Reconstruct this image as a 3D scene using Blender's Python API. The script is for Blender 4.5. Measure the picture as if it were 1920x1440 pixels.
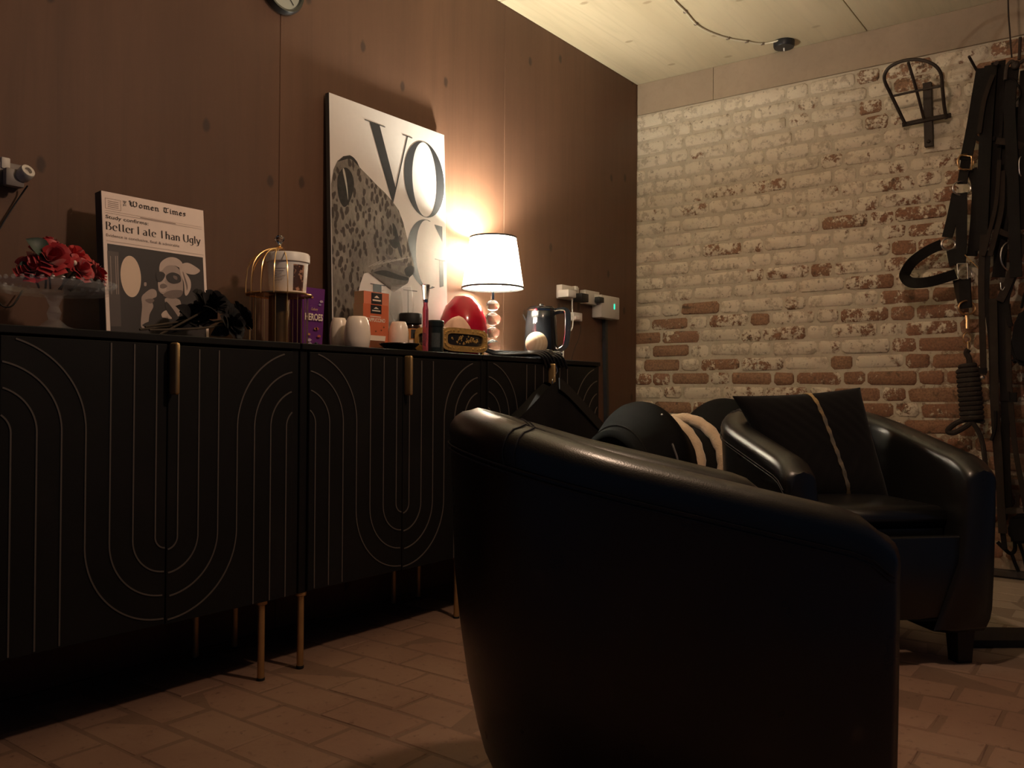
import bpy, bmesh, math, random
from mathutils import Vector, Matrix
R = random.Random(7)
for o in list(bpy.data.objects): bpy.data.objects.remove(o)
SC = bpy.context.scene
COL = SC.collection
# ---------------------------------------------------------------- camera
F = 1620.0; EYE = 0.772; YAW = math.radians(36.6); HOR = 738.0; ROLL = 0.006
PITCH = math.atan((HOR - 720) / F)
fw_h = Vector((math.cos(YAW), math.sin(YAW), 0)); rt_h = Vector((math.sin(YAW), -math.cos(YAW), 0)); UP = Vector((0, 0, 1))
FWD = (fw_h * math.cos(PITCH) + UP * math.sin(PITCH)).normalized()
up1 = (UP * math.cos(PITCH) - fw_h * math.sin(PITCH)).normalized()
IR = rt_h * math.cos(ROLL) + up1 * math.sin(ROLL)
IU = up1 * math.cos(ROLL) - rt_h * math.sin(ROLL)
CAM = Vector((0, 0, EYE))
cd = bpy.data.cameras.new('camera'); cam = bpy.data.objects.new('camera', cd); COL.objects.link(cam)
cd.sensor_width = 36; cd.lens = F / 1920 * 36; cd.clip_start = 0.02
M = Matrix((IR, IU, -FWD)).transposed().to_4x4(); M.translation = CAM
cam.matrix_world = M; SC.camera = cam
# ---------------------------------------------------------------- world, exposure
w = bpy.data.worlds.new('world'); SC.world = w; w.use_nodes = True
w.node_tree.nodes['Background'].inputs[0].default_value = (0.45, 0.62, 1.0, 1)
w.node_tree.nodes['Background'].inputs[1].default_value = 0.026
SC.view_settings.view_transform = 'Standard'; SC.view_settings.look = 'None'
SC.view_settings.gamma = 1; SC.view_settings.use_curve_mapping = False
SC.view_settings.exposure = 0.6
BULB_W = 62.0; BULB_C = (1.0, 0.94, 0.78)
CEIL_W = 22.5; CEIL_C = (1.0, 0.70, 0.50); CEIL_P = (1.75, 0.62, 2.12)      # ceiling lamp hanging above the armchairs, just out of the frame
# ---------------------------------------------------------------- pixel helpers
def ray(px, py): return (FWD * F + IR * (px - 960) + IU * (720 - py))
def on_plane(px, py, p, n):
    d = ray(px, py); return CAM + d * ((Vector(p) - CAM).dot(n) / d.dot(n))
def on_y(px, py, Y): return on_plane(px, py, (0, Y, 0), Vector((0, 1, 0)))
def on_x(px, py, X): return on_plane(px, py, (X, 0, 0), Vector((1, 0, 0)))
def on_z(px, py, Z): return on_plane(px, py, (0, 0, Z), Vector((0, 0, 1)))
def proj(p):
    v = Vector(p) - CAM; d = v.dot(FWD)
    return (960 + F * v.dot(IR) / d, 720 - F * v.dot(IU) / d, d)
# ---------------------------------------------------------------- materials
MATS = {}
def mat(name, col=(.5, .5, .5), rough=.5, metal=0.0, noise=0.0, nscale=30.0, bump=0.0, bscale=120.0, spec=.5, trans=0.0, alpha=1.0, emit=None, estr=0, coat=0.0, sheen=0.0, ior=1.45):
    if name in MATS: return MATS[name]
    m = bpy.data.materials.new(name); m.use_nodes = True; nt = m.node_tree; b = nt.nodes['Principled BSDF']
    b.inputs['Base Color'].default_value = (*col, 1); b.inputs['Roughness'].default_value = rough
    b.inputs['Metallic'].default_value = metal; b.inputs['Specular IOR Level'].default_value = spec
    b.inputs['Transmission Weight'].default_value = trans; b.inputs['Alpha'].default_value = alpha
    b.inputs['Coat Weight'].default_value = coat; b.inputs['Sheen Weight'].default_value = sheen; b.inputs['IOR'].default_value = ior
    if emit: b.inputs['Emission Color'].default_value = (*emit, 1); b.inputs['Emission Strength'].default_value = estr
    tc = nt.nodes.new('ShaderNodeTexCoord')
    if noise:
        n = nt.nodes.new('ShaderNodeTexNoise'); n.inputs['Scale'].default_value = nscale; n.inputs['Detail'].default_value = 5
        nt.links.new(tc.outputs['Object'], n.inputs['Vector'])
        mx = nt.nodes.new('ShaderNodeMix'); mx.data_type = 'RGBA'
        mx.inputs[6].default_value = (*[max(0, c * (1 - noise)) for c in col], 1); mx.inputs[7].default_value = (*[min(1, c * (1 + noise)) for c in col], 1)
        nt.links.new(n.outputs['Fac'], mx.inputs[0]); nt.links.new(mx.outputs[2], b.inputs['Base Color'])
    if bump:
        n = nt.nodes.new('ShaderNodeTexNoise'); n.inputs['Scale'].default_value = bscale; n.inputs['Detail'].default_value = 3
        nt.links.new(tc.outputs['Object'], n.inputs['Vector'])
        bp = nt.nodes.new('ShaderNodeBump'); bp.inputs['Strength'].default_value = bump; bp.inputs['Distance'].default_value = .002
        nt.links.new(n.outputs['Fac'], bp.inputs['Height']); nt.links.new(bp.outputs[0], b.inputs['Normal'])
    MATS[name] = m; return m
class NT:
    """small node-graph writer"""
    def __init__(s, name):
        s.m = bpy.data.materials.new(name); s.m.use_nodes = True; s.t = s.m.node_tree; s.b = s.t.nodes['Principled BSDF']; MATS[name] = s.m
    def n(s, typ, ins=None, **kw):
        nd = s.t.nodes.new(typ)
        for k, v in kw.items(): setattr(nd, k, v)
        for k, v in (ins or {}).items():
            if hasattr(v, 'is_output'): s.t.links.new(v, nd.inputs[k])
            else: nd.inputs[k].default_value = v
        return nd
    def math(s, op, a, b=0.0, c=0.0, clamp=False): return s.n('ShaderNodeMath', {0: a, 1: b, 2: c}, operation=op, use_clamp=clamp).outputs[0]
    def mix(s, f, a, b): return s.n('ShaderNodeMix', {0: f, 6: a if hasattr(a, 'is_output') else (*a, 1), 7: b if hasattr(b, 'is_output') else (*b, 1)}, data_type='RGBA').outputs[2]
    def ramp(s, f, lo, hi): return s.n('ShaderNodeMapRange', {0: f, 1: lo, 2: hi, 3: 0.0, 4: 1.0}, interpolation_type='SMOOTHSTEP').outputs[0]
    def noise(s, vec, scale, detail=4, rough=.5): return s.n('ShaderNodeTexNoise', {'Vector': vec, 'Scale': scale, 'Detail': detail, 'Roughness': rough}).outputs[0]
    def link(s, a, name): s.t.links.new(a, s.b.inputs[name])
    def bump(s, h, strength, dist=.003):
        s.link(s.n('ShaderNodeBump', {'Strength': strength, 'Distance': dist, 'Height': h}).outputs[0], 'Normal')
def wall_brick_mat(name, mortar=False):
    g = NT(name); pos = g.n('ShaderNodeNewGeometry').outputs['Position']; sp = g.n('ShaderNodeSeparateXYZ', {0: pos})
    rnd = g.n('ShaderNodeObjectInfo').outputs['Random']
    big = g.noise(pos, 1.7, 3); mid = g.noise(pos, 34, 7, .68); fine = g.noise(pos, 110, 5, .7)
    # bare brick gains towards the foot and the far (low y) end of the wall, where the limewash has worn away
    worn = g.math('ADD', g.math('MULTIPLY', g.math('SUBTRACT', 1.2, sp.outputs[2]), .12), g.math('MULTIPLY', g.math('SUBTRACT', 1.75, sp.outputs[1]), .12))
    worn = g.math('ADD', worn, g.math('MULTIPLY', g.math('SUBTRACT', big, .5), .32))
    if not mortar: worn = g.math('ADD', worn, g.math('MULTIPLY', g.math('SUBTRACT', g.math('POWER', rnd, 1.8), .34), g.math('ADD', .16, g.math('MULTIPLY', g.ramp(sp.outputs[2], 1.7, .7), .20))))
    else: worn = g.math('SUBTRACT', worn, .14)
    mask = g.math('ADD', g.math('ADD', g.math('ADD', g.math('MULTIPLY', mid, .45), g.math('MULTIPLY', fine, .2)), g.math('MULTIPLY', g.noise(pos, 13, 5, .6), .35)), worn)
    mask = g.ramp(mask, .528, .585)
    red = g.mix(rnd, (.25, .105, .062), (.32, .18, .105)); red = g.mix(g.ramp(fine, .35, .7), red, (.16, .09, .058))
    red = g.mix(g.ramp(g.noise(pos, 22, 4), .58, .72), red, (.10, .065, .042))
    pale = g.mix(g.noise(pos, 9, 4), (.72, .63, .49), (.60, .52, .395)); pale = g.mix(g.math('MULTIPLY', g.ramp(g.noise(pos, 26, 7, .7), .50, .60), .55), pale, (.30, .225, .155)); pale = g.mix(g.math('MULTIPLY', g.ramp(g.noise(pos, 48, 5, .6), .60, .68), .7), pale, (.16, .115, .08))
    if mortar: red = g.mix(.6, red, (.33, .26, .185)); pale = g.mix(.75, pale, (.44, .375, .28))
    g.link(g.mix(mask, pale, red), 'Base Color'); g.b.inputs['Roughness'].default_value = .92; g.b.inputs['Specular IOR Level'].default_value = .2
    g.bump(g.math('ADD', g.math('MULTIPLY', mask, -.6), g.math('MULTIPLY', fine, .8)), .55, .004)
    return g.m
def floor_mat(name, joint=False):
    g = NT(name); pos = g.n('ShaderNodeNewGeometry').outputs['Position']; sp = g.n('ShaderNodeSeparateXYZ', {0: pos})
    rnd = g.n('ShaderNodeObjectInfo').outputs['Random']
    a = g.noise(pos, 3.2, 5); b = g.noise(pos, 40, 6, .65)
    c = g.mix(g.ramp(a, .3, .7), (.22, .125, .085), (.27, .165, .11)); c = g.mix(g.math('MULTIPLY', rnd, .45), c, (.245, .135, .092))
    c = g.mix(g.ramp(b, .56, .76), c, (.13, .07, .045))
    c = g.mix(g.math('MULTIPLY', g.ramp(g.math('ADD', sp.outputs[0], g.math('MULTIPLY', a, .6)), 2.9, 3.6), .75), c, (.40, .34, .26))
    if joint: c = g.mix(.45, c, (.10, .065, .042))
    g.link(c, 'Base Color'); g.b.inputs['Roughness'].default_value = .85; g.b.inputs['Specular IOR Level'].default_value = .25
    g.bump(b, .5, .003); return g.m
def ply_mat(name, c1, c2, knot, vertical=True, rough=.62):
    g = NT(name); pos = g.n('ShaderNodeNewGeometry').outputs['Position']; rnd = g.n('ShaderNodeObjectInfo').outputs['Random']
    off = g.n('ShaderNodeVectorMath', {0: pos, 1: g.n('ShaderNodeCombineXYZ', {0: g.math('MULTIPLY', rnd, 7.0), 1: 0.0, 2: g.math('MULTIPLY', rnd, 3.0)}).outputs[0]}, operation='ADD').outputs[0]
    mp = g.n('ShaderNodeMapping', {'Vector': off, 'Scale': (1, 1, .07) if vertical else (.07, 1, 1)}).outputs[0]
    warp = g.noise(mp, 3.0, 3)
    wv = g.n('ShaderNodeTexNoise', {'Vector': mp, 'Scale': 26, 'Detail': 6, 'Roughness': .6, 'Distortion': 1.2}).outputs[0]
    cath = g.n('ShaderNodeTexWave', {'Vector': mp, 'Scale': 3.0, 'Distortion': 7.0, 'Detail': 2, 'Detail Scale': 1.2}, wave_type='BANDS', bands_direction='X').outputs[1]
    c = g.mix(g.ramp(warp, .3, .7), c1, c2); dark = [x * .62 for x in c1]
    c = g.mix(g.math('MULTIPLY', g.ramp(wv, .40, .80), .30), c, dark)
    c = g.mix(g.math('MULTIPLY', g.ramp(cath, .6, 1.0), .10), c, dark)
    so = g.n('ShaderNodeSeparateXYZ', {0: off}); kp = g.n('ShaderNodeCombineXYZ', {0: so.outputs[0], 1: g.math('MULTIPLY', so.outputs[2] if vertical else so.outputs[1], .6), 2: 0.0}).outputs[0]
    vo = g.n('ShaderNodeTexVoronoi', {'Vector': kp, 'Scale': 4.2, 'Randomness': 1.0}, voronoi_dimensions='2D'); keep = g.math('GREATER_THAN', g.n('ShaderNodeSeparateXYZ', {0: vo.outputs[1]}).outputs[0], .45); vo = vo.outputs[0]
    k = g.math('SUBTRACT', 1.0, g.ramp(g.math('ADD', vo, g.math('MULTIPLY', g.noise(pos, 60, 2), .03)), .045, .085))
    c = g.mix(g.math('MULTIPLY', g.math('MULTIPLY', k, keep), .7), c, knot)
    g.link(c, 'Base Color'); g.b.inputs['Roughness'].default_value = rough; g.b.inputs['Specular IOR Level'].default_value = .35
    g.bump(wv, .12, .002); return g.m
# ---------------------------------------------------------------- mesh builder
class MB:
    def __init__(s): s.bm = bmesh.new()
    def verts(s, ps): return [s.bm.verts.new(p) for p in ps]
    def face(s, vs):
        try: return s.bm.faces.new(vs)
        except ValueError: return None
    def box(s, c, d, bev=0.0, seg=1, rot=None):
        r = bmesh.ops.create_cube(s.bm, size=1); vs = r['verts']
        for v in vs:
            v.co = Vector((v.co.x * d[0], v.co.y * d[1], v.co.z * d[2]))
        if bev:
            es = list({e for v in vs for e in v.link_edges})
            bmesh.ops.bevel(s.bm, geom=es, offset=bev, segments=seg, profile=.5, affect='EDGES')
        return s._place(c, rot)
    def _place(s, c, rot):
        # moves every vertex not yet placed
        pl = s.__dict__.setdefault('placed', set())
        new = [v for v in s.bm.verts if v not in pl]
        for v in new:
            p = v.co.copy()
            if rot is not None: p = rot @ p
            v.co = p + Vector(c); pl.add(v)
        return s
    def _mark(s, vs): s.__dict__.setdefault('placed', set()).update(vs)
    def lathe(s, prof, c=(0, 0, 0), n=24, rot=None, cap=True):
        rings = []
        for r, z in prof:
            ring = []
            for k in range(n):
                a = 2 * math.pi * k / n; p = Vector((r * math.cos(a), r * math.sin(a), z))
                if rot is not None: p = rot @ p
                ring.append(s.bm.verts.new(p + Vector(c)))
            rings.append(ring); s._mark(ring)
        for a, b in zip(rings, rings[1:]):
            for k in range(n): s.face((a[k], a[(k + 1) % n], b[(k + 1) % n], b[k]))
        if cap: s.face(rings[0][::-1]); s.face(rings[-1])
        return s
    def tube(s, pts, r, n=8, closed=False, cap=True):
        pts = [Vector(p) for p in pts]; N = len(pts); rings = []; rad = r if isinstance(r, (list, tuple)) else [r] * N
        prev = None
        for i, p in enumerate(pts):
            if closed: t = pts[(i + 1) % N] - pts[i - 1]
            else: t = pts[min(i + 1, N - 1)] - pts[max(i - 1, 0)]
            t.normalize()
            a = prev if prev is not None else (Vector((0, 0, 1)) if abs(t.z) < .9 else Vector((1, 0, 0)))
            u = (a - t * a.dot(t))
            if u.length < 1e-5: u = t.orthogonal()
            u.normalize(); prev = u; v = t.cross(u)
            ring = [s.bm.verts.new(p + (u * math.cos(2 * math.pi * k / n) + v * math.sin(2 * math.pi * k / n)) * rad[i]) for k in range(n)]
            rings.append(ring); s._mark(ring)
        m = N if closed else N - 1
        for i in range(m):
            a, b = rings[i], rings[(i + 1) % N]
            for k in range(n): s.face((a[k], a[(k + 1) % n], b[(k + 1) % n], b[k]))
        if cap and not closed: s.face(rings[0][::-1]); s.face(rings[-1])
        return s
    def ribbon(s, pts, width, thick, nrm=(-1, 0, 0), closed=False):
        pts = [Vector(p) for p in pts]; N = len(pts); nrm = Vector(nrm).normalized(); rings = []
        wid = width if isinstance(width, (list, tuple)) else [width] * N
        for i, p in enumerate(pts):
            if closed: t = pts[(i + 1) % N] - pts[i - 1]
            else: t = pts[min(i + 1, N - 1)] - pts[max(i - 1, 0)]
            t.normalize(); side = t.cross(nrm)
            if side.length < 1e-4: side = t.orthogonal()
            side.normalize(); nn = side.cross(t).normalized(); h = wid[i] / 2; k = thick / 2
            ring = s.verts([p + side * h + nn * k, p - side * h + nn * k, p - side * h - nn * k, p + side * h - nn * k]); rings.append(ring); s._mark(ring)
        for i in range(N if closed else N - 1):
            a, b = rings[i], rings[(i + 1) % N]
            for k in range(4): s.face((a[k], a[(k + 1) % 4], b[(k + 1) % 4], b[k]))
        if not closed: s.face(rings[0][::-1]); s.face(rings[-1])
        return s
    def prism(s, poly, off):
        """poly: 3d points, extruded by vector off"""
        a = s.verts([Vector(p) for p in poly]); b = s.verts([Vector(p) + Vector(off) for p in poly]); s._mark(a + b); n = len(a)
        s.face(a); s.face(b[::-1])
        for k in range(n): s.face((a[k], b[k], b[(k + 1) % n], a[(k + 1) % n]))
        return s
    def poly(s, pts):
        a = s.verts([Vector(p) for p in pts]); s._mark(a); s.face(a); return s
    def grid(s, rows, closeu=False, closev=False):
        vs = [s.verts([Vector(p) for p in r]) for r in rows]
        for r in vs: s._mark(r)
        nu, nv = len(vs), len(vs[0])
        for i in range(nu if closeu else nu - 1):
            for j in range(nv if closev else nv - 1):
                s.face((vs[i][j], vs[i][(j + 1) % nv], vs[(i + 1) % nu][(j + 1) % nv], vs[(i + 1) % nu][j]))
        return vs
    def sphere(s, c, r, n=16, m=10, sc=(1, 1, 1)):
        prof = [(r * math.sin(math.pi * k / m), -r * math.cos(math.pi * k / m)) for k in range(1, m)]
        rings = []
        for rr, z in prof:
            ring = s.verts([Vector(c) + Vector((rr * math.cos(2 * math.pi * k / n) * sc[0], rr * math.sin(2 * math.pi * k / n) * sc[1], z * sc[2])) for k in range(n)]); rings.append(ring); s._mark(ring)
        b = s.verts([Vector(c) + Vector((0, 0, -r * sc[2])), Vector(c) + Vector((0, 0, r * sc[2]))]); s._mark(b)
        for a_, b_ in zip(rings, rings[1:]):
            for k in range(n): s.face((a_[k], a_[(k + 1) % n], b_[(k + 1) % n], b_[k]))
        for k in range(n): s.face((b[0], rings[0][(k + 1) % n], rings[0][k])); s.face((b[1], rings[-1][k], rings[-1][(k + 1) % n]))
        return s
    def mesh(s, name, material, smooth=35, normals=True):
        if normals: bmesh.ops.recalc_face_normals(s.bm, faces=s.bm.faces)
        me = bpy.data.meshes.new(name); s.bm.to_mesh(me); s.bm.free(); me.materials.append(material)
        if smooth:
            me.polygons.foreach_set('use_smooth', [True] * len(me.polygons)); me.set_sharp_from_angle(angle=math.radians(smooth))
        return me
    def build(s, name, material, parent=None, smooth=35, normals=True, local=False):
        return link(name, s.mesh(name, material, smooth, normals), parent, local)
def link(name, me, parent=None, local=False):
    o = bpy.data.objects.new(name, me); COL.objects.link(o)
    if parent is not None:
        o.parent = parent
        if not local: o.matrix_parent_inverse = root_inv(parent)
    return o
def root_inv(p):
    m = Matrix.Identity(4); q = p
    chain = []
    while q: chain.append(q); q = q.parent
    for q in reversed(chain): m = m @ q.matrix_parent_inverse @ q.matrix_basis if q.parent else q.matrix_basis.copy()
    return m.inverted()
def tag(o, label=None, cat=None, group=None, kind=None):
    if label: o['label'] = label
    if cat: o['category'] = cat
    if group: o['group'] = group
    if kind: o['kind'] = kind
    return o
def thing(name, loc, label, cat, group=None, rz=0.0):
    o = bpy.data.objects.new(name, None); COL.objects.link(o); o.empty_display_size = .05
    o.location = loc; o.rotation_euler = (0, 0, rz); return tag(o, label, cat, group)
def struct(o): o['kind'] = 'structure'; return o
def copy_tree(o, parent=None):
    c = o.copy(); COL.objects.link(c); c.parent = parent
    for ch in list(o.children): copy_tree(ch, c)
    return c
def circ(c, r, u, v, n=20, a0=0, a1=2 * math.pi, end=False):
    c, u, v = Vector(c), Vector(u), Vector(v); m = n - 1 if end else n
    return [c + u * (r * math.cos(a0 + (a1 - a0) * k / m)) + v * (r * math.sin(a0 + (a1 - a0) * k / m)) for k in range(n)]
def spline(pts, n=6, closed=False):
    pts = [Vector(p) for p in pts]; N = len(pts); out = []
    for i in range(N if closed else N - 1):
        p0 = pts[i - 1] if (closed or i) else pts[0]; p1 = pts[i]; p2 = pts[(i + 1) % N]; p3 = pts[(i + 2) % N] if (closed or i + 2 < N) else pts[-1]
        for k in range(n):
            t = k / n
            out.append(.5 * ((2 * p1) + (p2 - p0) * t + (2 * p0 - 5 * p1 + 4 * p2 - p3) * t * t + (3 * p1 - p0 - 3 * p2 + p3) * t ** 3))
    if not closed: out.append(pts[-1])
    return out
class Frame:
    """a flat printed face: origin, u and v axes, outward normal"""
    def __init__(s, o, u, v):
        s.o = Vector(o); s.u = Vector(u).normalized(); s.v = Vector(v).normalized(); s.n = s.u.cross(s.v).normalized()
    def p(s, a, b, c=0.0): return s.o + s.u * a + s.v * b + s.n * c
    def px(s, x, y):
        q = on_plane(x, y, s.o, s.n) - s.o; return (q.dot(s.u), q.dot(s.v))
    def uvpoly(s, pts, name, m, parent, c=.0006):
        mb = MB(); mb.poly([s.p(a, b, c) for a, b in pts]); bmesh.ops.triangulate(mb.bm, faces=mb.bm.faces)
        return mb.build(name, m, parent, smooth=0, normals=False)
    def pxpoly(s, pts, name, m, parent, c=.0006, sm=0, extra=None):
        uv = [s.px(*p) for p in pts]
        if sm: uv = [(q.x, q.y) for q in spline([(a, b, 0) for a, b in uv], sm, True)]
        return s.uvpoly(uv, name, m, parent, c)
def text_mesh(txt, fr, a, b, width, height, m, name, parent, c=.0008, bold=0.0, vert=False, shear=0.0):
    cu = bpy.data.curves.new('t', 'FONT'); cu.body = txt; cu.size = 1; cu.resolution_u = 3; cu.offset = bold; cu.shear = shear
    o = bpy.data.objects.new('t', cu); COL.objects.link(o); dg = bpy.context.evaluated_depsgraph_get()
    me = bpy.data.meshes.new_from_object(o.evaluated_get(dg)); bpy.data.objects.remove(o); bpy.data.curves.remove(cu)
    xs = [v.co.x for v in me.vertices]; ys = [v.co.y for v in me.vertices]; x0, x1, y0, y1 = min(xs), max(xs), min(ys), max(ys)
    for v in me.vertices:
        s_, t_ = (v.co.x - x0) / (x1 - x0), (v.co.y - y0) / (y1 - y0)
        v.co = fr.p(a + s_ * width, b + t_ * height, c) if not vert else fr.p(a + (1 - t_) * width, b + s_ * height, c)
    me.name = name; me.materials.clear(); me.materials.append(m)
    return link(name, me, parent)
# ================================================================ structure
YW = 2.30; XW = 4.25; ZC = 2.49; ZB = 2.32        # left wall, back wall, ceiling, top of the brickwork
M_BRICK = wall_brick_mat('limewashed_brick'); M_MORT = wall_brick_mat('limewashed_mortar', True)
M_FLOOR = floor_mat('floor_brick'); M_FJ = floor_mat('floor_joint', True)
M_PLY = ply_mat('stained_plywood', (.102, .049, .0275), (.136, .067, .0375), (.022, .012, .008))
M_CEIL = ply_mat('pale_plywood_ceiling', (.50, .42, .275), (.58, .49, .33), (.30, .22, .13), vertical=False)
M_TRIM = ply_mat('brown_board', (.30, .225, .155), (.34, .255, .175), (.15, .1, .06), vertical=False)
wl = MB().box((2.0, YW + .06, ZC / 2), (5.2, .08, ZC + .1)).build('wall_left', M_PLY, smooth=0); struct(wl)
for x0, x1 in ((-.62, .5895), (.5905, 1.8095), (1.8105, 3.0295), (3.0305, XW - .002)):
    MB().box(((x0 + x1) / 2, YW + .009, ZC / 2), (x1 - x0, .018, ZC), .0015).build('plywood_panel', M_PLY, wl, smooth=0)
ce = MB().box((2.0, .6, ZC + .05), (5.2, 3.6, .06)).build('ceiling', M_CEIL, smooth=0); struct(ce)
for y0, y1, xs in ((1.082, YW, (-.6, .55, 2.99, XW)), (-.138, 1.078, (-.6, 1.77, XW))):
    for a, b in zip(xs, xs[1:]):
        MB().box(((a + b) / 2, (y0 + y1) / 2, ZC + .009), (b - a - .004, y1 - y0, .018), .0015).build('ceiling_board', M_CEIL, ce, smooth=0)
# back wall: mortar bed with single bricks laid stretcher and header in turn
wb = MB().box((XW + .06, .5, ZC / 2), (.10, 3.7, ZC)).build('wall_back', M_MORT, smooth=0); struct(wb)
def brick_mesh(L, H, D, seed, m, name):
    r = random.Random(seed); ch = .012; j = lambda: r.uniform(-.003, .003); mb = MB()
    def ring(ins, x):
        h, v, c = L / 2 - ins, H / 2 - ins, ch + ins * .3
        return [(x, a + j(), b + j()) for a, b in ((-h + c, -v), (h - c, -v), (h, -v + c), (h, v - c), (h - c, v), (-h + c, v), (-h, v - c), (-h, -v + c))]
    r0, r1, r2 = ring(0, D), ring(.0005, .004), ring(.006, -.001)
    vs = mb.grid([r0, r1, r2], closev=True); mb.face(vs[2])
    return mb.mesh(name, m, 50)
st = [brick_mesh(.213, .063, .04, 10 + k, M_BRICK, 'stretcher_brick') for k in range(6)]
hd = [brick_mesh(.101, .063, .04, 40 + k, M_BRICK, 'header_brick') for k in range(6)]
lst = []
for c in range(31):
    z = ZB - .0375 - .075 * c - .002
    if z < .04: break
    y = YW - .006 + (0 if c % 2 else .056) + R.uniform(0, .03); k = c + R.choice((0, 0, 1))
    while y > -1.0:
        big = (k % 2 == 0) if R.random() > .12 else (R.random() < .6)
        L = .213 if big else .101; me = R.choice(st if big else hd); yc = y - L / 2
        p = Vector((XW + .0058 + R.uniform(-.0025, .002), yc, z + R.uniform(-.003, .003)))
        X, Yp, d = proj(p) if p.y > -.2 else (9999, 0, 1)
        vis = (1190 < X < 1950 and 40 < Yp < 1090)
        if X < 1865 and Yp > 800 and vis: vis = Yp < 800 + (X - 1640) * .38 and X > 1640
        lst.append((0 if vis else 1, 1 / d if vis else 0, me, p)); y -= L + .011; k += 1
lst.sort(key=lambda t: (t[0], -t[1] * 1)); rest = []
nb = 0
for v, _, me, p in lst:
    if v == 0 and nb < 298:
        o = bpy.data.objects.new('brick', me); COL.objects.link(o); o.parent = wb; o.location = p; o.rotation_euler = (R.uniform(-.012, .012), R.uniform(-.02, .02), R.uniform(-.012, .012)); nb += 1
        if R.random() < .5: o.scale = (1, -1, 1)
    else: rest.append((me, p))
mb = MB()
for me, p in rest:
    n0 = len(mb.bm.verts); mb.bm.from_mesh(me); mb.bm.verts.ensure_lookup_table()
    for v in mb.bm.verts[n0:]: v.co += p
o = mb.build('brickwork', M_BRICK, wb, 50, normals=False); tag(o, kind='stuff')
# board between bricks and ceiling
tr = MB().box((XW + .006, 2.075, (ZB + ZC) / 2), (.02, .446, ZC - ZB), .001).build('trim_1', M_TRIM, smooth=0); struct(tr)
tr = MB().box((XW + .006, .34, (ZB + ZC) / 2), (.02, 3.02, ZC - ZB), .001).build('trim_2', M_TRIM, smooth=0); struct(tr)
o = MB().box((XW - .018, .3, .016), (.035, 3.2, .032), .006).build('baseboard_back', mat('dark_skirting', (.03, .02, .015), .7, noise=.3)); struct(o)
# floor
fl = MB().box((2.0, .6, -.0428), (5.2, 3.6, .08)).build('floor', M_FJ, smooth=0); struct(fl)
def paver(seed):
    r = random.Random(seed); mb = MB(); a, b = .0625, .1165; rows = []
    for ins, z in ((0, -.02), (0, -.004), (.004, 0)):
        rows.append([(x * (a - ins) + r.uniform(-.002, .002), y * (b - ins) + r.uniform(-.002, .002), z) for x, y in ((-1, -1), (1, -1), (1, 1), (-1, 1))])
    vs = mb.grid(rows, closev=True); mb.face(vs[2]); return mb.mesh('paver', M_FLOOR, 0)
pv = [paver(k) for k in range(8)]; rest = []; npv = 0; cand = []
for i in range(33):
    x = .02 + .131 * i
    for j in range(-6, 12):
        y = -.55 + .24 * j + (.12 if i % 2 else 0) + R.uniform(-.006, .006)
        if y > YW - .1 or y < -1 or x > XW - .06: continue
        p = Vector((x, y, R.uniform(-.003, .001))); X, Yp, d = proj(p)
        vis = d > .2 and ((-60 < X < 980 and 1110 < Yp < 1500 and Yp > 1435 - .33 * X) or (1650 < X < 1990 and 1080 < Yp < 1500))
        cand.append((vis, d, p))
for vis, d, p in sorted(cand, key=lambda t: (not t[0], t[1])):
    me = pv[npv % 8] if vis else R.choice(pv)
    if vis and npv < 290:
        o = bpy.data.objects.new('paver', me); COL.objects.link(o); o.parent = fl; o.location = p; o.rotation_euler = (R.uniform(-.012, .012), R.uniform(-.012, .012), R.uniform(-.012, .012)); npv += 1
    else: rest.append((me, p))
mb = MB()
for me, p in rest:
    n0 = len(mb.bm.verts); mb.bm.from_mesh(me); mb.bm.verts.ensure_lookup_table()
    for v in mb.bm.verts[n0:]: v.co += p
tag(mb.build('paving', M_FLOOR, fl, 0, normals=False), kind='stuff')
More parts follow.
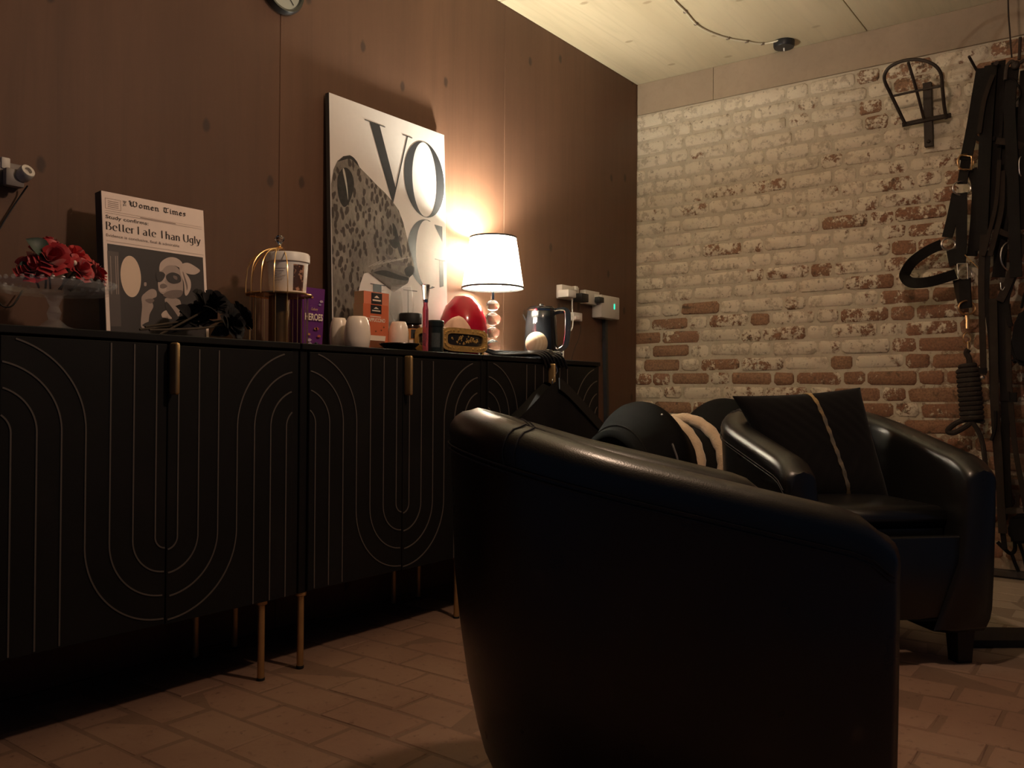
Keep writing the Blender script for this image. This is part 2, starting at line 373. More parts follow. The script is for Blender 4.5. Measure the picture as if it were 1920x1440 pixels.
# ================================================================ sideboards
M_CAB = mat('black_wood', (.0055, .005, .005), .6, spec=.25, noise=.35, nscale=8, bump=.15, bscale=60)
M_INLAY = mat('brass_inlay', (.105, .088, .076), .55, .2, noise=.1)
M_BRASS = mat('dull_brass', (.55, .36, .16), .42, .8, noise=.2)
ZT = .909; YF = 1.90; CW = .804
def sideboard(x0, label):
    xc = x0 + CW / 2
    t = thing('sideboard', (xc, 2.09, 0), label, 'sideboard', 'black sideboards with brass arch inlay')
    b = MB()
    b.box((xc, 2.09, ZT - .009), (CW, .38, .018), .002)
    for s in (-1, 1): b.box((xc + s * (CW / 2 - .0125), 2.094, (.212 + ZT - .018) / 2), (.025, .372, ZT - .018 - .212), .0015)
    b.box((xc, 2.272, .55), (CW - .05, .014, .67)); b.box((xc, 2.1, .221), (CW - .05, .36, .018)); b.box((xc, 2.1, .55), (CW - .05, .34, .016))
    b.build('body', M_CAB, t, smooth=0)
    zu, za = .427, .683
    for s in (-1, 1):
        zd = -.005 if s > 0 else 0
        x_in, x_out = xc + s * .0015, xc + s * (CW / 2 - .0265); z0, z1 = .214, ZT - .021
        d = MB().box(((x_in + x_out) / 2, YF + .009, (z0 + z1) / 2 + zd * .4), (abs(x_out - x_in), .018, z1 - z0 - .004), .0012).build('door', M_CAB, t, smooth=0)
        e = xc + s * CW / 2; lo, hi = z0 + .005, z1 - .006
        def line(pts, w=.0036):
            out, cur = [], []
            for x, z in pts:
                ok = lo <= z <= hi and min(x_in, x_out) + .001 <= x <= max(x_in, x_out) - .001
                if ok: cur.append((x, YF - .0006, z + zd))
                elif cur: out.append(cur); cur = []
            if cur: out.append(cur)
            m = MB()
            for c in out:
                if len(c) > 1: m.ribbon(c, w, .0022, nrm=(0, -1, 0))
            m.build('inlay', M_INLAY, d, smooth=0)
        for r in (.029, .085, .141):
            line([(xc + s * r, hi)] + [(xc + s * r * math.cos(a), zu - r * math.sin(a)) for a in [math.pi / 2 * k / 24 for k in range(25)]])
        r = .197; ra = CW / 2 - r
        up = [(e - s * ra * math.cos(a), za + ra * math.sin(a)) for a in [math.pi / 2 * k / 40 for k in range(40, -1, -1)]]
        dn = [(xc + s * r * math.cos(a), zu - r * math.sin(a)) for a in [math.pi / 2 * k / 60 for k in range(61)]]
        line(up + dn)
        for ra in (.152, .1, .048):
            line([(e - s * ra * math.cos(a), za + ra * math.sin(a)) for a in [math.pi / 2 * k / 40 for k in range(40, -1, -1)]] + [(e - s * ra, za - .47 * k / 60) for k in range(1, 61)])
        if s > 0:
            h = MB().box((xc + .008, YF - .016, .827), (.012, .032, .125), .0055, 3).build('handle', M_BRASS, d)
    for lx in (x0 + .022, x0 + CW - .105):
        for ly in (1.925, 2.225):
            l = MB().lathe([(.0085, 0), (.0095, .006), (.0095, .2), (.016, .203), (.016, .2121)], (lx, ly, 0), 14).build('leg', M_BRASS, t)
            MB().lathe([(.011, 0), (.011, .006)], (lx, ly, 0), 14).build('foot_cap', mat('black_rubber', (.01, .01, .01), .7), l)
    return t
sideboard(.770, 'black sideboard below the newspaper print, nearest the left edge')
sideboard(1.580, 'middle black sideboard with brass inlay, below the leopard canvas')
sideboard(2.389, 'far black sideboard with black garment hung on its handle, nearest the brick wall')
# ================================================================ armchairs
def leather_mat():
    g = NT('black_leather'); pos = g.n('ShaderNodeTexCoord').outputs['Object']
    v = g.n('ShaderNodeTexVoronoi', {'Vector': pos, 'Scale': 420}).outputs[0]; n = g.noise(pos, 9, 3)
    g.b.inputs['Base Color'].default_value = (.007, .0066, .0068, 1); g.b.inputs['Specular IOR Level'].default_value = .6
    g.link(g.n('ShaderNodeMapRange', {0: n, 1: .3, 2: .7, 3: .27, 4: .37}).outputs[0], 'Roughness')
    g.bump(g.math('ADD', g.math('MULTIPLY', v, .5), g.math('MULTIPLY', n, 2.0)), .22, .0012); return g.m
M_LEA = leather_mat(); M_THREAD = mat('dark_thread', (.03, .028, .03), .8)
ZBK, ZFR = .742, .588
def tub_path(n=64):
    """stations from one arm front round the back to the other: x, y, outward normal"""
    w, xf, xs, ab = .328, .316, -.053, .286; out = []
    m = 12
    for k in range(m): out.append((xf + (xs - xf) * k / m, -w, 0, -1))
    for k in range(n - 2 * m):
        a = -math.pi / 2 - math.pi * k / (n - 2 * m - 1); c, s = math.cos(a), math.sin(a); q = 2 / 2.15
        x = xs - ab * abs(c) ** q; y = w * math.copysign(abs(s) ** q, s)
        nx, ny = -abs(c) ** (2 - q) / ab, math.copysign(abs(s) ** (2 - q), s) / w; l = math.hypot(nx, ny); out.append((x, y, nx / l, ny / l))
    for k in range(m): out.append((xs + (xf - xs) * (k + 1) / m, w, 0, 1))
    return out
def rim_z(x):
    t = min(1, max(0, (x + .339) / .655)); z = ZBK + (ZFR - ZBK) * (t ** .97)
    if x > .26: z -= .022 * ((x - .26) / .056) ** 2
    return z
def tub_section(st):
    x, y, nx, ny = st; zt = rim_z(x); T = .10; r = .038; pts = []
    fr_ = min(1, max(0, (x + .08) / .30)); tp = 1 - .72 * fr_ * fr_ * (3 - 2 * fr_)
    def add(off, z): pts.append((x - nx * off, y - ny * off, z))
    add(.20, .105); add(.15, .098); add(.015 + .09 * tp, .102); add(.005 + .073 * tp, .125); add(.064 * tp, .155)
    for z, o in ((.2, .052), (.28, .035), (.37, .022), (.46, .012)): add(o * tp, z)
    add(.003, zt - .055); add(0, zt - .035)
    for k in range(1, 5): a = math.pi / 2 * k / 4; add(r - r * math.cos(a), zt - r + r * math.sin(a))
    add(T / 2, zt + .004)
    for k in range(4): a = math.pi / 2 * (1 - k / 4); add(T - r + r * math.cos(a), zt - r + r * math.sin(a))
    add(T, zt - .04); add(T + .006, zt - .1); add(T + .012, .40); add(T + .02, .3)
    return pts
def armchair(loc, rz, label):
    t = thing('armchair', (loc[0], loc[1], 0), label, 'armchair', 'black leather tub armchairs', rz)
    P = tub_path(); mb = MB(); rows = [tub_section(s) for s in P]; vs = mb.grid(rows)
    for row, pts in ((vs[0], rows[0]), (vs[-1], rows[-1])):
        # padded front of the arm
        c = Vector((sum(p[0] for p in pts) / len(pts) + .018, sum(p[1] for p in pts) / len(pts), sum(p[2] for p in pts) / len(pts)))
        inner = [mb.bm.verts.new((p[0] + .016, p[1] + (c.y - p[1]) * .22, p[2] + (c.z - p[2]) * .05)) for p in pts]; mb._mark(inner)
        for k in range(len(row) - 1): mb.face((row[k], row[k + 1], inner[k + 1], inner[k]))
        mb.face((row[-1], row[0], inner[0], inner[-1])); mb.face(inner)
    shell = mb.build('shell', M_LEA, t, 60, local=True)
    def seam(fn, name='seam'):
        m = MB(); m.tube([fn(s) for s in P], .0016, 5); m.build(name, M_THREAD, shell, local=True)
    seam(lambda s: (s[0] + s[2] * .0008, s[1] + s[3] * .0008, rim_z(s[0]) - .056))
    seam(lambda s: (s[0] + s[2] * .0008, s[1] + s[3] * .0008, rim_z(s[0]) - .064))
    for k in (20, 21, len(P) - 22, len(P) - 21):
        m = MB(); m.tube([Vector(p) + Vector((0, 0, .0008)) for p in tub_section(P[k])[9:21]], .0016, 5); m.build('seam', M_THREAD, shell, local=True)
    # front panel, seat, legs
    MB().box((.300, 0, .255), (.03, .47, .235), .008, 2).build('front_panel', M_LEA, t, 60, local=True)
    out = [(s[0] - s[2] * .112, s[1] - s[3] * .112) for s in P[2:-2]]; c0 = (.06, 0.0)
    def loft(name, prof, mt):
        m = MB(); vs = m.grid([[(c0[0] + (x - c0[0]) * k, c0[1] + (y - c0[1]) * k, z) for x, y in out] for k, z in prof], closev=True); m.face(vs[0]); m.face(vs[-1]); return m.build(name, mt, t, 60, local=True)
    loft('seat_base', [(.94, .30), (.96, .31), (.96, .385), (.9, .388)], M_LEA)
    loft('seat_cushion', [(.9, .388), (.98, .395), (1.0, .415), (.98, .438), (.92, .45), (.7, .458), (.4, .462), (.05, .463)], M_LEA)
    for lx, ly in ((.265, -.25), (.265, .25), (-.13, -.12), (-.13, .12)):
        m = MB(); r_ = []
        for z, h in ((0, .022), (.145, .030)): r_.append([(lx + a * h, ly + c * h, z) for a, c in ((-1, -1), (1, -1), (1, 1), (-1, 1))])
        vs = m.grid(r_, closev=True); m.face(vs[0]); m.face(vs[1]); m.build('leg', mat('black_lacquered_wood', (.008, .007, .006), .4), t, 0, local=True)
    return t
armchair((1.392, .752), math.radians(-51.6), 'near black leather tub armchair seen from its side, in front of the sideboards')
armchair((2.815, .819), math.radians(226), 'far black leather tub armchair with a gold-striped cushion, before the brick wall')
# ================================================================ table lamp
def at(px, Y): p = on_y(px, 700, Y); return Vector((p.x, Y, ZT))
def zat(px, py, Y): return on_y(px, py, Y).z
YL = 2.165; LP = at(923, YL)
lamp = thing('table_lamp', LP, 'lit table lamp with white black-edged shade and stacked glass ball stem', 'lamp')
zb, ztp = zat(923, 540, YL), zat(923, 446, YL); RB, RT = .126, .094
g = NT('lamp_shade_fabric'); nt = g.t; out = nt.nodes['Material Output']
dif = g.n('ShaderNodeBsdfDiffuse', {0: (.85, .83, .78, 1)}); trl = g.n('ShaderNodeBsdfTranslucent', {0: (.80, .76, .68, 1)})
ms = g.n('ShaderNodeMixShader', {0: .42, 1: dif.outputs[0], 2: trl.outputs[0]}); nt.links.new(ms.outputs[0], out.inputs[0])
sh = MB()
rows = []
for k in range(7):
    t = k / 6; r = RB + (RT - RB) * t; z = zb + (ztp - zb) * t
    rows.append([LP.xy.to_3d() + Vector((r * math.cos(a), r * math.sin(a), z)) for a in [2 * math.pi * i / 48 for i in range(48)]])
sh.grid(rows, closev=True); shade = sh.build('shade', g.m, lamp, 60)
M_BLACK = mat('black_trim', (.01, .01, .01), .6)
for r, z in ((RB, zb), (RT, ztp)):
    m = MB(); k_ = (RT - RB) / (ztp - zb); m.grid([[LP.xy.to_3d() + Vector(((r + d + k_ * dz) * math.cos(a), (r + d + k_ * dz) * math.sin(a), z + dz)) for a in [2 * math.pi * i / 48 for i in range(48)]] for d, dz in ((.0015, -.0035), (.003, -.003), (.003, .0035), (.0015, .004), (-.0015, .003), (-.0015, -.0035))], closeu=True, closev=True); m.build('edge_trim', M_BLACK, shade)
M_GLASS = mat('clear_glass', (.95, .97, .97), .02, trans=1.0, ior=1.48)
M_CRYS = mat('lamp_glass', (.98, .98, .98), .03, trans=1.0, ior=1.5)
z = ZT; LX = LP.xy.to_3d()
MB().lathe([(.052, 0), (.052, .012), (.03, .02), (.012, .026)], LP, 28).build('base', M_CRYS, lamp)
z = ZT + .026
for r in (.034, .03, .034, .028):
    h = r * 1.62
    MB().sphere((LP.x, LP.y, z + h / 2 + .002), r, 20, 12, (1, 1, .81)).build('glass_ball', M_CRYS, lamp); z += h + .004
M_CHR = mat('chrome', (.75, .75, .75), .12, 1.0)
MB().lathe([(.008, 0), (.008, zb - z + .03), (.016, zb - z + .032), (.016, zb - z + .07)], (LP.x, LP.y, z), 14).build('lamp_holder', M_CHR, lamp)
zbu = zb + .115
bl = MB().sphere((LP.x, LP.y, zbu), .024, 16, 10, (1, 1, 1.2)).build('bulb', mat('lit_bulb', (1, 1, 1), .5, emit=BULB_C, estr=60.0), lamp)
ld = bpy.data.lights.new('bulb_light', 'POINT'); ld.energy = BULB_W; ld.color = BULB_C; ld.shadow_soft_size = .03
lo = bpy.data.objects.new('bulb_light', ld); COL.objects.link(lo); lo.parent = lamp; lo.location = (0, 0, zbu + .035 - ZT)
for k in range(3):
    a = 2 * math.pi * k / 3; m = MB(); m.tube([LX + Vector((.016 * math.cos(a), .016 * math.sin(a), zb + .03)), LX + Vector((RB * .985 * math.cos(a), RB * .985 * math.sin(a), zb + .003))], .0013, 5); m.build('spider_arm', M_CHR, shade)
# ================================================================ leopard canvas
M_CANV = mat('white_canvas', (.66, .62, .59), .6, noise=.04, nscale=60)
M_INK = mat('black_ink', (.022, .022, .024), .55); M_GREYINK = mat('dark_grey_ink', (.07, .065, .06), .6)
pTL = on_y(617, 173, 2.272); pTR = on_y(833, 253, 2.272)
cw, chh = .60, .893
cx0 = pTL.x; yb, yt = 2.243, 2.272
cv = thing('canvas_print', (cx0 + cw / 2, 2.26, ZT), 'tall canvas print of a leopard under large black letters, leaning on the wall', 'picture')
vv = Vector((0, yt - yb, chh)).normalized(); FC = Frame((cx0, yb, ZT + .001), (1, 0, 0), vv)
m = MB(); m.prism([FC.p(a, b, 0) for a, b in ((0, 0), (cw, 0), (cw, chh), (0, chh))], -FC.n * .018); m.build('canvas', M_CANV, cv, smooth=0)
m = MB(); m.prism([FC.p(-.0015, b, .0002) if b in (0, chh) else FC.p(-.0015, b, 0) for b in (0, chh)] + [FC.p(-.0015, b, -.018) for b in (chh, 0)], (.0012, 0, 0)); m.build('dark_side', M_GREYINK, cv, smooth=0)
FP = lambda L: [FC.px(*p) for p in L]
def cpoly(pts, name, mt, c=.0008, sm=0): return FC.pxpoly(pts, name, mt, cv, c, sm)
# letters V O G U
cpoly([(692.7, 228.7), (711.5, 235), (742, 353.7), (735.6, 381)], 'letter_v', M_INK)
cpoly([(762.6, 256), (764.6, 256.6), (737, 381), (735.2, 379)], 'letter_v', M_INK)
for a, b in (((683, 223.2), (722, 237.6)), ((754, 251.4), (773, 258.2)), ((694, 531), (722, 535)), ((756, 542.5), (782, 545.5))):
    cpoly([a, b, (b[0], b[1] + 1.6), (a[0], a[1] + 1.6)], 'serif', M_INK)
def ring_letter(name, cu, cvv, ro, so, ri, si, a0=0, a1=360, n=48):
    mb = MB(); A = [math.radians(a0 + (a1 - a0) * k / n) for k in range(n + 1)]
    mb.grid([[FC.p(cu + ro * math.cos(a), cvv + so * math.sin(a), .0008) for a in A], [FC.p(cu + ri * math.cos(a), cvv + si * math.sin(a), .0008) for a in A]])
    return mb.build(name, M_INK, cv, smooth=0, normals=False)
u0, v0 = FC.px(757, 330); u1, v1 = FC.px(833, 342); ut, vt = FC.px(793, 265.5); ub, vb = FC.px(797, 407.5)
uc, ro, vc, so = (u0 + u1) / 2, (u1 - u0) / 2 - .001, (vt + vb) / 2, (vt - vb) / 2
ui0, _ = FC.px(774.5, 335); ui1, _ = FC.px(820, 340)
ring_letter('letter_o', uc, vc, ro, so, (ui1 - ui0) / 2, so * .985)
vt2 = FC.px(800, 412)[1]; vb2 = FC.px(800, 541)[1]; vc2, so2 = (vt2 + vb2) / 2, (vt2 - vb2) / 2
ring_letter('letter_g', uc + .008, vc2, ro * .98, so2, ro * .56, so2 * .985, 78, 292)
cpoly([(814, 421), (829, 425), (829.5, 455)], 'letter_g', M_INK)
cpoly([(823, 487), (831, 489), (831.5, 537), (824, 539)], 'letter_g', M_INK)
cpoly([(815, 485), (834.5, 489), (834.5, 490.5), (815, 486.5)], 'serif', M_INK)
cpoly([(699, 533), (715, 535.5), (716, 650), (700, 650)], 'letter_u', M_INK); cpoly([(764, 544), (765.6, 544.2), (766, 650), (764.4, 650)], 'letter_u', M_INK)
# leopard
def fur_mat():
    g = NT('leopard_fur_print'); pos = g.n('ShaderNodeTexCoord').outputs['Object']
    mp = g.n('ShaderNodeMapping', {'Vector': pos, 'Rotation': (0, .75, 0), 'Scale': (1.0, 1, .52)}).outputs[0]
    wn = g.n('ShaderNodeTexNoise', {'Vector': pos, 'Scale': 14, 'Detail': 3}).outputs[1]
    wp = g.n('ShaderNodeVectorMath', {0: mp, 1: g.n('ShaderNodeVectorMath', {0: wn, 1: (.035, .035, .035)}, operation='MULTIPLY').outputs[0]}, operation='ADD').outputs[0]
    vo = g.n('ShaderNodeTexVoronoi', {'Vector': wp, 'Scale': 52, 'Randomness': .75}).outputs[0]
    fur = g.n('ShaderNodeTexNoise', {'Vector': mp, 'Scale': 75, 'Detail': 5, 'Roughness': .7}).outputs[0]; lg = g.noise(pos, 7, 3)
    sp = g.math('SUBTRACT', 1.0, g.ramp(g.math('ADD', vo, g.math('MULTIPLY', fur, .25)), .47, .60))
    c = g.mix(fur, (.085, .072, .062), (.34, .295, .255)); c = g.mix(g.ramp(lg, .35, .7), c, g.mix(fur, (.05, .042, .037), (.20, .172, .148)))
    g.link(g.mix(g.math('MULTIPLY', sp, .82), c, (.032, .024, .021)), 'Base Color'); g.b.inputs['Roughness'].default_value = .85; g.b.inputs['Specular IOR Level'].default_value = .12; return g.m
M_FUR = fur_mat()
le = cpoly([(626, 652), (622, 470), (620.5, 345), (625, 318), (632, 302), (643, 293), (656, 291), (667, 301), (674, 314), (690, 330), (706, 347), (722, 362), (735, 377), (747, 394), (756, 418), (763, 447), (770, 476), (776, 497), (775, 512), (767, 521), (764, 531), (750, 540), (737, 548), (724, 537), (710, 526), (699, 517), (690, 511), (682, 513), (676, 530), (668, 562), (660, 602), (656, 652)], 'leopard', M_FUR, .0012)
M_FD = mat('leopard_shadow_print', (.035, .032, .03), .85, spec=.12, noise=.5, nscale=60); M_FM = mat('leopard_mid_print', (.12, .105, .095), .85, spec=.12, noise=.45, nscale=70); M_FL = mat('leopard_pale_print', (.42, .38, .34), .85, spec=.12, noise=.2, nscale=60)
def onle(pts, name, mt, c, sm=5): return FC.pxpoly(pts, name, mt, le, c, sm)
onle([(632, 335), (640, 318), (650, 315), (660, 328), (663, 350), (655, 378), (644, 388), (634, 368)], 'ear_inner', M_FD, .0016)
onle([(633, 303), (644, 294), (657, 292), (668, 302), (673, 314), (668, 308), (656, 298), (644, 300)], 'ear_edge', M_FD, .0016)
onle([(642, 320), (645, 318), (650, 345), (652, 375), (648, 350)], 'ear_fur', M_FL, .0020)
onle([(695, 512), (716, 500), (742, 508), (764, 519), (764, 530), (750, 539), (737, 546), (722, 534), (706, 522)], 'chin', M_FM, .0015)
onle([(700, 511), (722, 507), (748, 516), (765, 521), (762, 526), (740, 523), (718, 517)], 'mouth', M_FD, .0019)
onle([(758, 505), (768, 498), (776, 502), (775, 512), (767, 519), (760, 514)], 'nose', M_FD, .0019)
onle([(731, 452), (739, 449), (746, 458), (742, 466), (734, 462)], 'eye', M_FD, .0019)
onle([(735, 420), (741, 425), (748, 450), (753, 480), (749, 478), (741, 450)], 'cheek_stripe', M_FD, .0018)
onle([(722, 478), (735, 484), (752, 490), (760, 497), (750, 498), (733, 493)], 'whisker_pad', M_FM, .0017)
for k in range(7):
    x = 690 + 9 * k; onle([(x, 500 - k * 2.0), (x + 24, 488 - k * 1.0), (x + 24, 488.7 - k), (x, 500.8 - k * 2.0)], 'whisker', M_FL, .0022, 0)
# ================================================================ newspaper print
M_PAPER = mat('newsprint_paper', (.92, .77, .69), .65, noise=.05, nscale=30); M_NINK = mat('newsprint_ink', (.035, .026, .024), .7)
M_NG = mat('newsprint_pale_ink', (.42, .32, .27), .7)
a_, b_ = on_y(190, 358, 2.20), on_y(381, 394, 2.20)
nx0, nw = a_.x, b_.x - a_.x; nh = a_.z - ZT
npz = thing('newspaper_print', (nx0 + nw / 2, 2.17, ZT), 'framed newspaper style print with headline and woman in sunglasses, leaning on the wall', 'picture')
vv = Vector((0, .036, nh)).normalized(); nh = math.hypot(nh, .036); FN = Frame((nx0, 2.164, ZT + .001), (1, 0, 0), vv)
m = MB(); m.prism([FN.p(a, b) for a, b in ((0, 0), (nw, 0), (nw, nh), (0, nh))], -FN.n * .012); m.build('board', M_PAPER, npz, smooth=0)
m = MB(); m.prism([FN.p(-.0016, b, c) for b, c in ((0, 0), (nh, 0), (nh, -.03), (0, -.03))], (.0014, 0, 0)); m.build('dark_side', M_GREYINK, npz, smooth=0)
def nib(fr, strokes, a, b, sx, sy, nibv, mt, name, parent, c=.0008, adv=None):
    """broad-nib lettering: strokes are polylines on a unit grid"""
    mb = MB(); n0 = Vector((*nibv, 0)) / 2
    for st_ in strokes:
        for p, q in zip(st_, st_[1:]):
            P, Q = Vector((p[0] * sx, p[1] * sy, 0)), Vector((q[0] * sx, q[1] * sy, 0)); d = (Q - P); 
            if d.length < 1e-7: continue
            d = d.normalized() * abs(nibv[1]) * .35; P, Q = P - d, Q + d
            n = n0; perp = Vector((-d.y, d.x, 0)).normalized() * max(abs(nibv[0]), abs(nibv[1])) * .36
            if abs(n.cross((Q - P).normalized()).z) < perp.length: n = perp
            mb.poly([fr.p(a + w_.x, b + w_.y, c) for w_ in (P + n, Q + n, Q - n, P - n)])
    return mb.build(name, mt, parent, smooth=0, normals=False)
BL = {'W': (1.35, [[(.05, .95), (.2, 1.05), (.25, .3), (.42, .02), (.62, .2), (.62, 1.0)], [(.62, .95), (.78, 1.05)], [(.62, .2), (.8, 0), (1.05, .2), (1.12, .75), (.98, 1.02)], [(.34, .35), (.34, .85)]]),
      'o': (.62, [[(.28, .68), (.08, .5), (.08, .16), (.26, 0), (.46, .16), (.46, .5), (.28, .68)]]),
      'm': (.98, [[(.03, .6), (.14, .66), (.14, .06), (.22, 0)], [(.14, .5), (.32, .68), (.44, .56), (.44, .06), (.52, 0)], [(.44, .5), (.62, .68), (.74, .56), (.74, .06), (.84, 0)]]),
      'e': (.56, [[(.1, .34), (.42, .46), (.26, .68), (.08, .5), (.08, .16), (.24, 0), (.44, .12)]]),
      'n': (.68, [[(.03, .6), (.14, .66), (.14, .06), (.22, 0)], [(.14, .5), (.32, .68), (.46, .56), (.46, .06), (.55, 0)]]),
      'T': (.92, [[(.05, .85), (.25, 1.02), (.55, .9), (.82, 1.04)], [(.3, .95), (.14, .6), (.14, .25), (.36, 0), (.72, .16)], [(.46, .85), (.46, .2)]]),
      'i': (.36, [[(.05, .58), (.14, .66), (.14, .06), (.24, 0)], [(.12, .86), (.18, .92)]]),
      's': (.52, [[(.4, .6), (.22, .68), (.1, .52), (.36, .26), (.3, .06), (.08, .04)]]), ' ': (.5, [])}
DD = {'B': (.62, [[(.1, 0), (.1, 1)], [(.1, 1), (.36, .96), (.44, .78), (.34, .56), (.1, .53)], [(.34, .54), (.5, .4), (.5, .16), (.36, .02), (.1, 0)]]),
      'e': (.52, [[(.06, .36), (.44, .38), (.38, .6), (.24, .66), (.1, .52), (.07, .3), (.12, .1), (.26, 0), (.42, .08)]]),
      't': (.36, [[(.16, .92), (.16, .08), (.3, .02)], [(.0, .64), (.34, .64)]]), 'r': (.38, [[(.1, 0), (.1, .66)], [(.1, .5), (.22, .64), (.34, .6)]]),
      'L': (.52, [[(.1, 1), (.1, 0)], [(.1, 0), (.46, 0)]]), 'a': (.52, [[(.1, .58), (.26, .66), (.38, .54), (.38, 0)], [(.38, .4), (.16, .34), (.07, .16), (.18, 0), (.38, .12)]]),
      'T': (.64, [[(.3, 0), (.3, 1)], [(.0, 1), (.6, 1)]]), 'h': (.54, [[(.1, 0), (.1, 1)], [(.1, .5), (.26, .66), (.4, .54), (.4, 0)]]),
      'n': (.54, [[(.1, 0), (.1, .66)], [(.1, .5), (.26, .66), (.4, .54), (.4, 0)]]), 'U': (.68, [[(.1, 1), (.1, .3), (.2, .04), (.36, 0), (.5, .1), (.56, .3), (.56, 1)]]),
      'g': (.52, [[(.38, .66), (.38, -.2), (.24, -.32), (.08, -.24)], [(.38, .5), (.24, .66), (.09, .5), (.07, .28), (.16, .04), (.38, .14)]]),
      'l': (.24, [[(.1, 0), (.1, 1)]]), 'y': (.5, [[(.04, .66), (.24, .04)], [(.44, .66), (.2, -.2), (.04, -.3)]]), ' ': (.26, [])}
def write(fr, txt, font, a, b, width, h, nibk, mt, name, parent):
    tot = sum(font[c][0] for c in txt); sx = width / tot; x = a
    strokes = []
    xx = 0
    for ch in txt:
        ad, ss = font[ch]; strokes += [[(p[0] + xx, p[1]) for p in s_] for s_ in ss]; xx += ad
    return nib(fr, strokes, a, b, sx, h, (nibk[0] * h, nibk[1] * h), mt, name, parent)
def nuv(x, y): return FN.px(x, y)
A0, A1 = nuv(241, 386), nuv(349, 407); write(FN, 'Women Times', BL, A0[0], A0[1], A1[0] - A0[0], .0135, (.2, .14), M_NINK, 'masthead', npz)
A0, A1 = nuv(198, 430), nuv(377, 459); write(FN, 'Better Late Than Ugly', DD, A0[0], A0[1], nw * .955 - A0[0], .0215, (.17, .0), M_NINK, 'headline', npz)
q = nuv(231, 386.5); text_mesh('THE', FN, q[0], q[1], .0085, .0155, M_NINK, 'masthead', npz, vert=True)
q = nuv(198, 411); q2 = nuv(278, 420); text_mesh('Study confirms:', FN, q[0], q[1], q2[0] - q[0], .0125, M_NINK, 'kicker', npz, bold=.006)
q = nuv(199, 443.5); q2 = nuv(336, 460); text_mesh('Evidence is conclusive, final & admirable', FN, q[0], q[1], q2[0] - q[0], .0085, mat('newsprint_mid_ink', (.2, .14, .12), .7), 'strapline', npz, bold=.0)
def bar(u0_, v0_, u1_, v1_, mt, name='rule', c=.0007): return FN.uvpoly([(u0_, v0_), (u1_, v0_), (u1_, v1_), (u0_, v1_)], name, mt, npz, c)
v_ = nuv(200, 399)[1]; bar(.008, v_, nw * .97, v_ + .0008, M_NG); bar(.008, v_ + .006, nw * .97, v_ + .0066, M_NG)
bar(nw * .35, v_ + .002, nw * .7, v_ + .0045, M_NG, 'date_line')
bx0, by0 = .009, v_ + .012
for r4 in ((bx0, by0, bx0 + .042, by0 + .0008), (bx0, by0 + .027, bx0 + .042, by0 + .0278), (bx0, by0, bx0 + .0008, by0 + .027), (bx0 + .042, by0, bx0 + .0428, by0 + .0278)): bar(*r4, M_NG)
for k in range(4): bar(bx0 + .007, by0 + .005 + .005 * k, bx0 + .036, by0 + .0065 + .005 * k, M_NG, 'small_print')
v_ = nuv(200, 451.5)[1]; bar(.008, v_, nw * .98, v_ + .0008, M_NG)
# the printed photograph
M_PD = mat('print_near_black', (.035, .028, .028), .55, noise=.3, nscale=9); M_PG = mat('print_dark_grey', (.10, .078, .072), .55, noise=.2, nscale=10); M_SK = mat('print_skin_grey', (.40, .31, .27), .55, noise=.15, nscale=20)
M_SK2 = mat('print_skin_dark', (.19, .14, .125), .55, noise=.15, nscale=20); M_SC = mat('print_scarf', (.58, .46, .40), .55, noise=.1, nscale=25); M_MOON = mat('print_pale_oval', (.78, .60, .46), .55)
vtop = nuv(201, 456.5)[1]; ul = nuv(201, 456.5)[0]; ur = nuv(380, 479)[0]
FN.uvpoly([(ul, .004), (ur, .004), (ur, vtop), (ul, vtop)], 'photo_print', M_PD, npz, .0006)
ph = npz
def pp(pts, name, mt, c, sm=5): return FN.pxpoly(pts, name, mt, ph, c, sm)
pp([(201, 470), (222, 473), (227, 612), (207, 612)], 'photo_column', M_PG, .0009, 0)
for x in (206, 215.5, 219): pp([(x, 480), (x + 1.2, 480), (x + 3.5, 552), (x + 2.3, 552)], 'photo_highlight', M_SK, .0012, 0)
c0 = nuv(245, 518.5); ax = nuv(264, 519)[0] - c0[0]; ay = nuv(245, 480)[1] - c0[1]
FN.uvpoly([(c0[0] + ax * math.cos(t), c0[1] + ay * math.sin(t)) for t in [2 * math.pi * k / 40 for k in range(40)]], 'photo_oval', M_MOON, ph, .0010)
pp([(264, 612), (266, 575), (265, 558), (272, 549), (283, 542), (292, 545), (293, 556), (284, 562), (287, 575), (280, 590), (276, 612)], 'photo_hand', M_SK, .0011)
pp([(272, 562), (282, 560), (289, 563), (283, 569), (276, 567)], 'photo_hand_shadow', M_SK2, .0014)
pp([(309, 560), (336, 562), (338, 585), (330, 598), (318, 585)], 'photo_neck', M_SK, .0009)
pp([(300, 505), (314, 497), (330, 500), (340, 515), (343, 540), (339, 552), (318, 556), (299, 548), (296, 535), (297, 518)], 'photo_face', M_SK, .0012)
pp([(318, 545), (341, 545), (338, 556), (322, 560), (305, 554)], 'photo_jaw_shadow', M_SK2, .0014)
pp([(298, 506), (301, 492), (315, 483), (330, 484), (341, 493), (340, 503), (326, 498), (312, 499), (302, 508)], 'photo_scarf', M_SC, .0015)
pp([(338, 497), (352, 493), (370, 503), (374, 509), (364, 515), (350, 513), (341, 507)], 'photo_scarf', M_SC, .0017)
pp([(336, 500), (346, 510), (356, 525), (357, 540), (351, 553), (346, 552), (344, 530), (338, 514)], 'photo_scarf', M_SC, .0016)
pp([(342, 512), (343.5, 512), (351, 535), (349.5, 545), (348, 535)], 'photo_scarf_fold', M_SK2, .0019)
pp([(296, 527), (301, 526), (309, 530), (311, 545), (300, 547), (296, 538)], 'photo_cheek', mat('print_skin_light', (.52, .41, .36), .55), .0016)
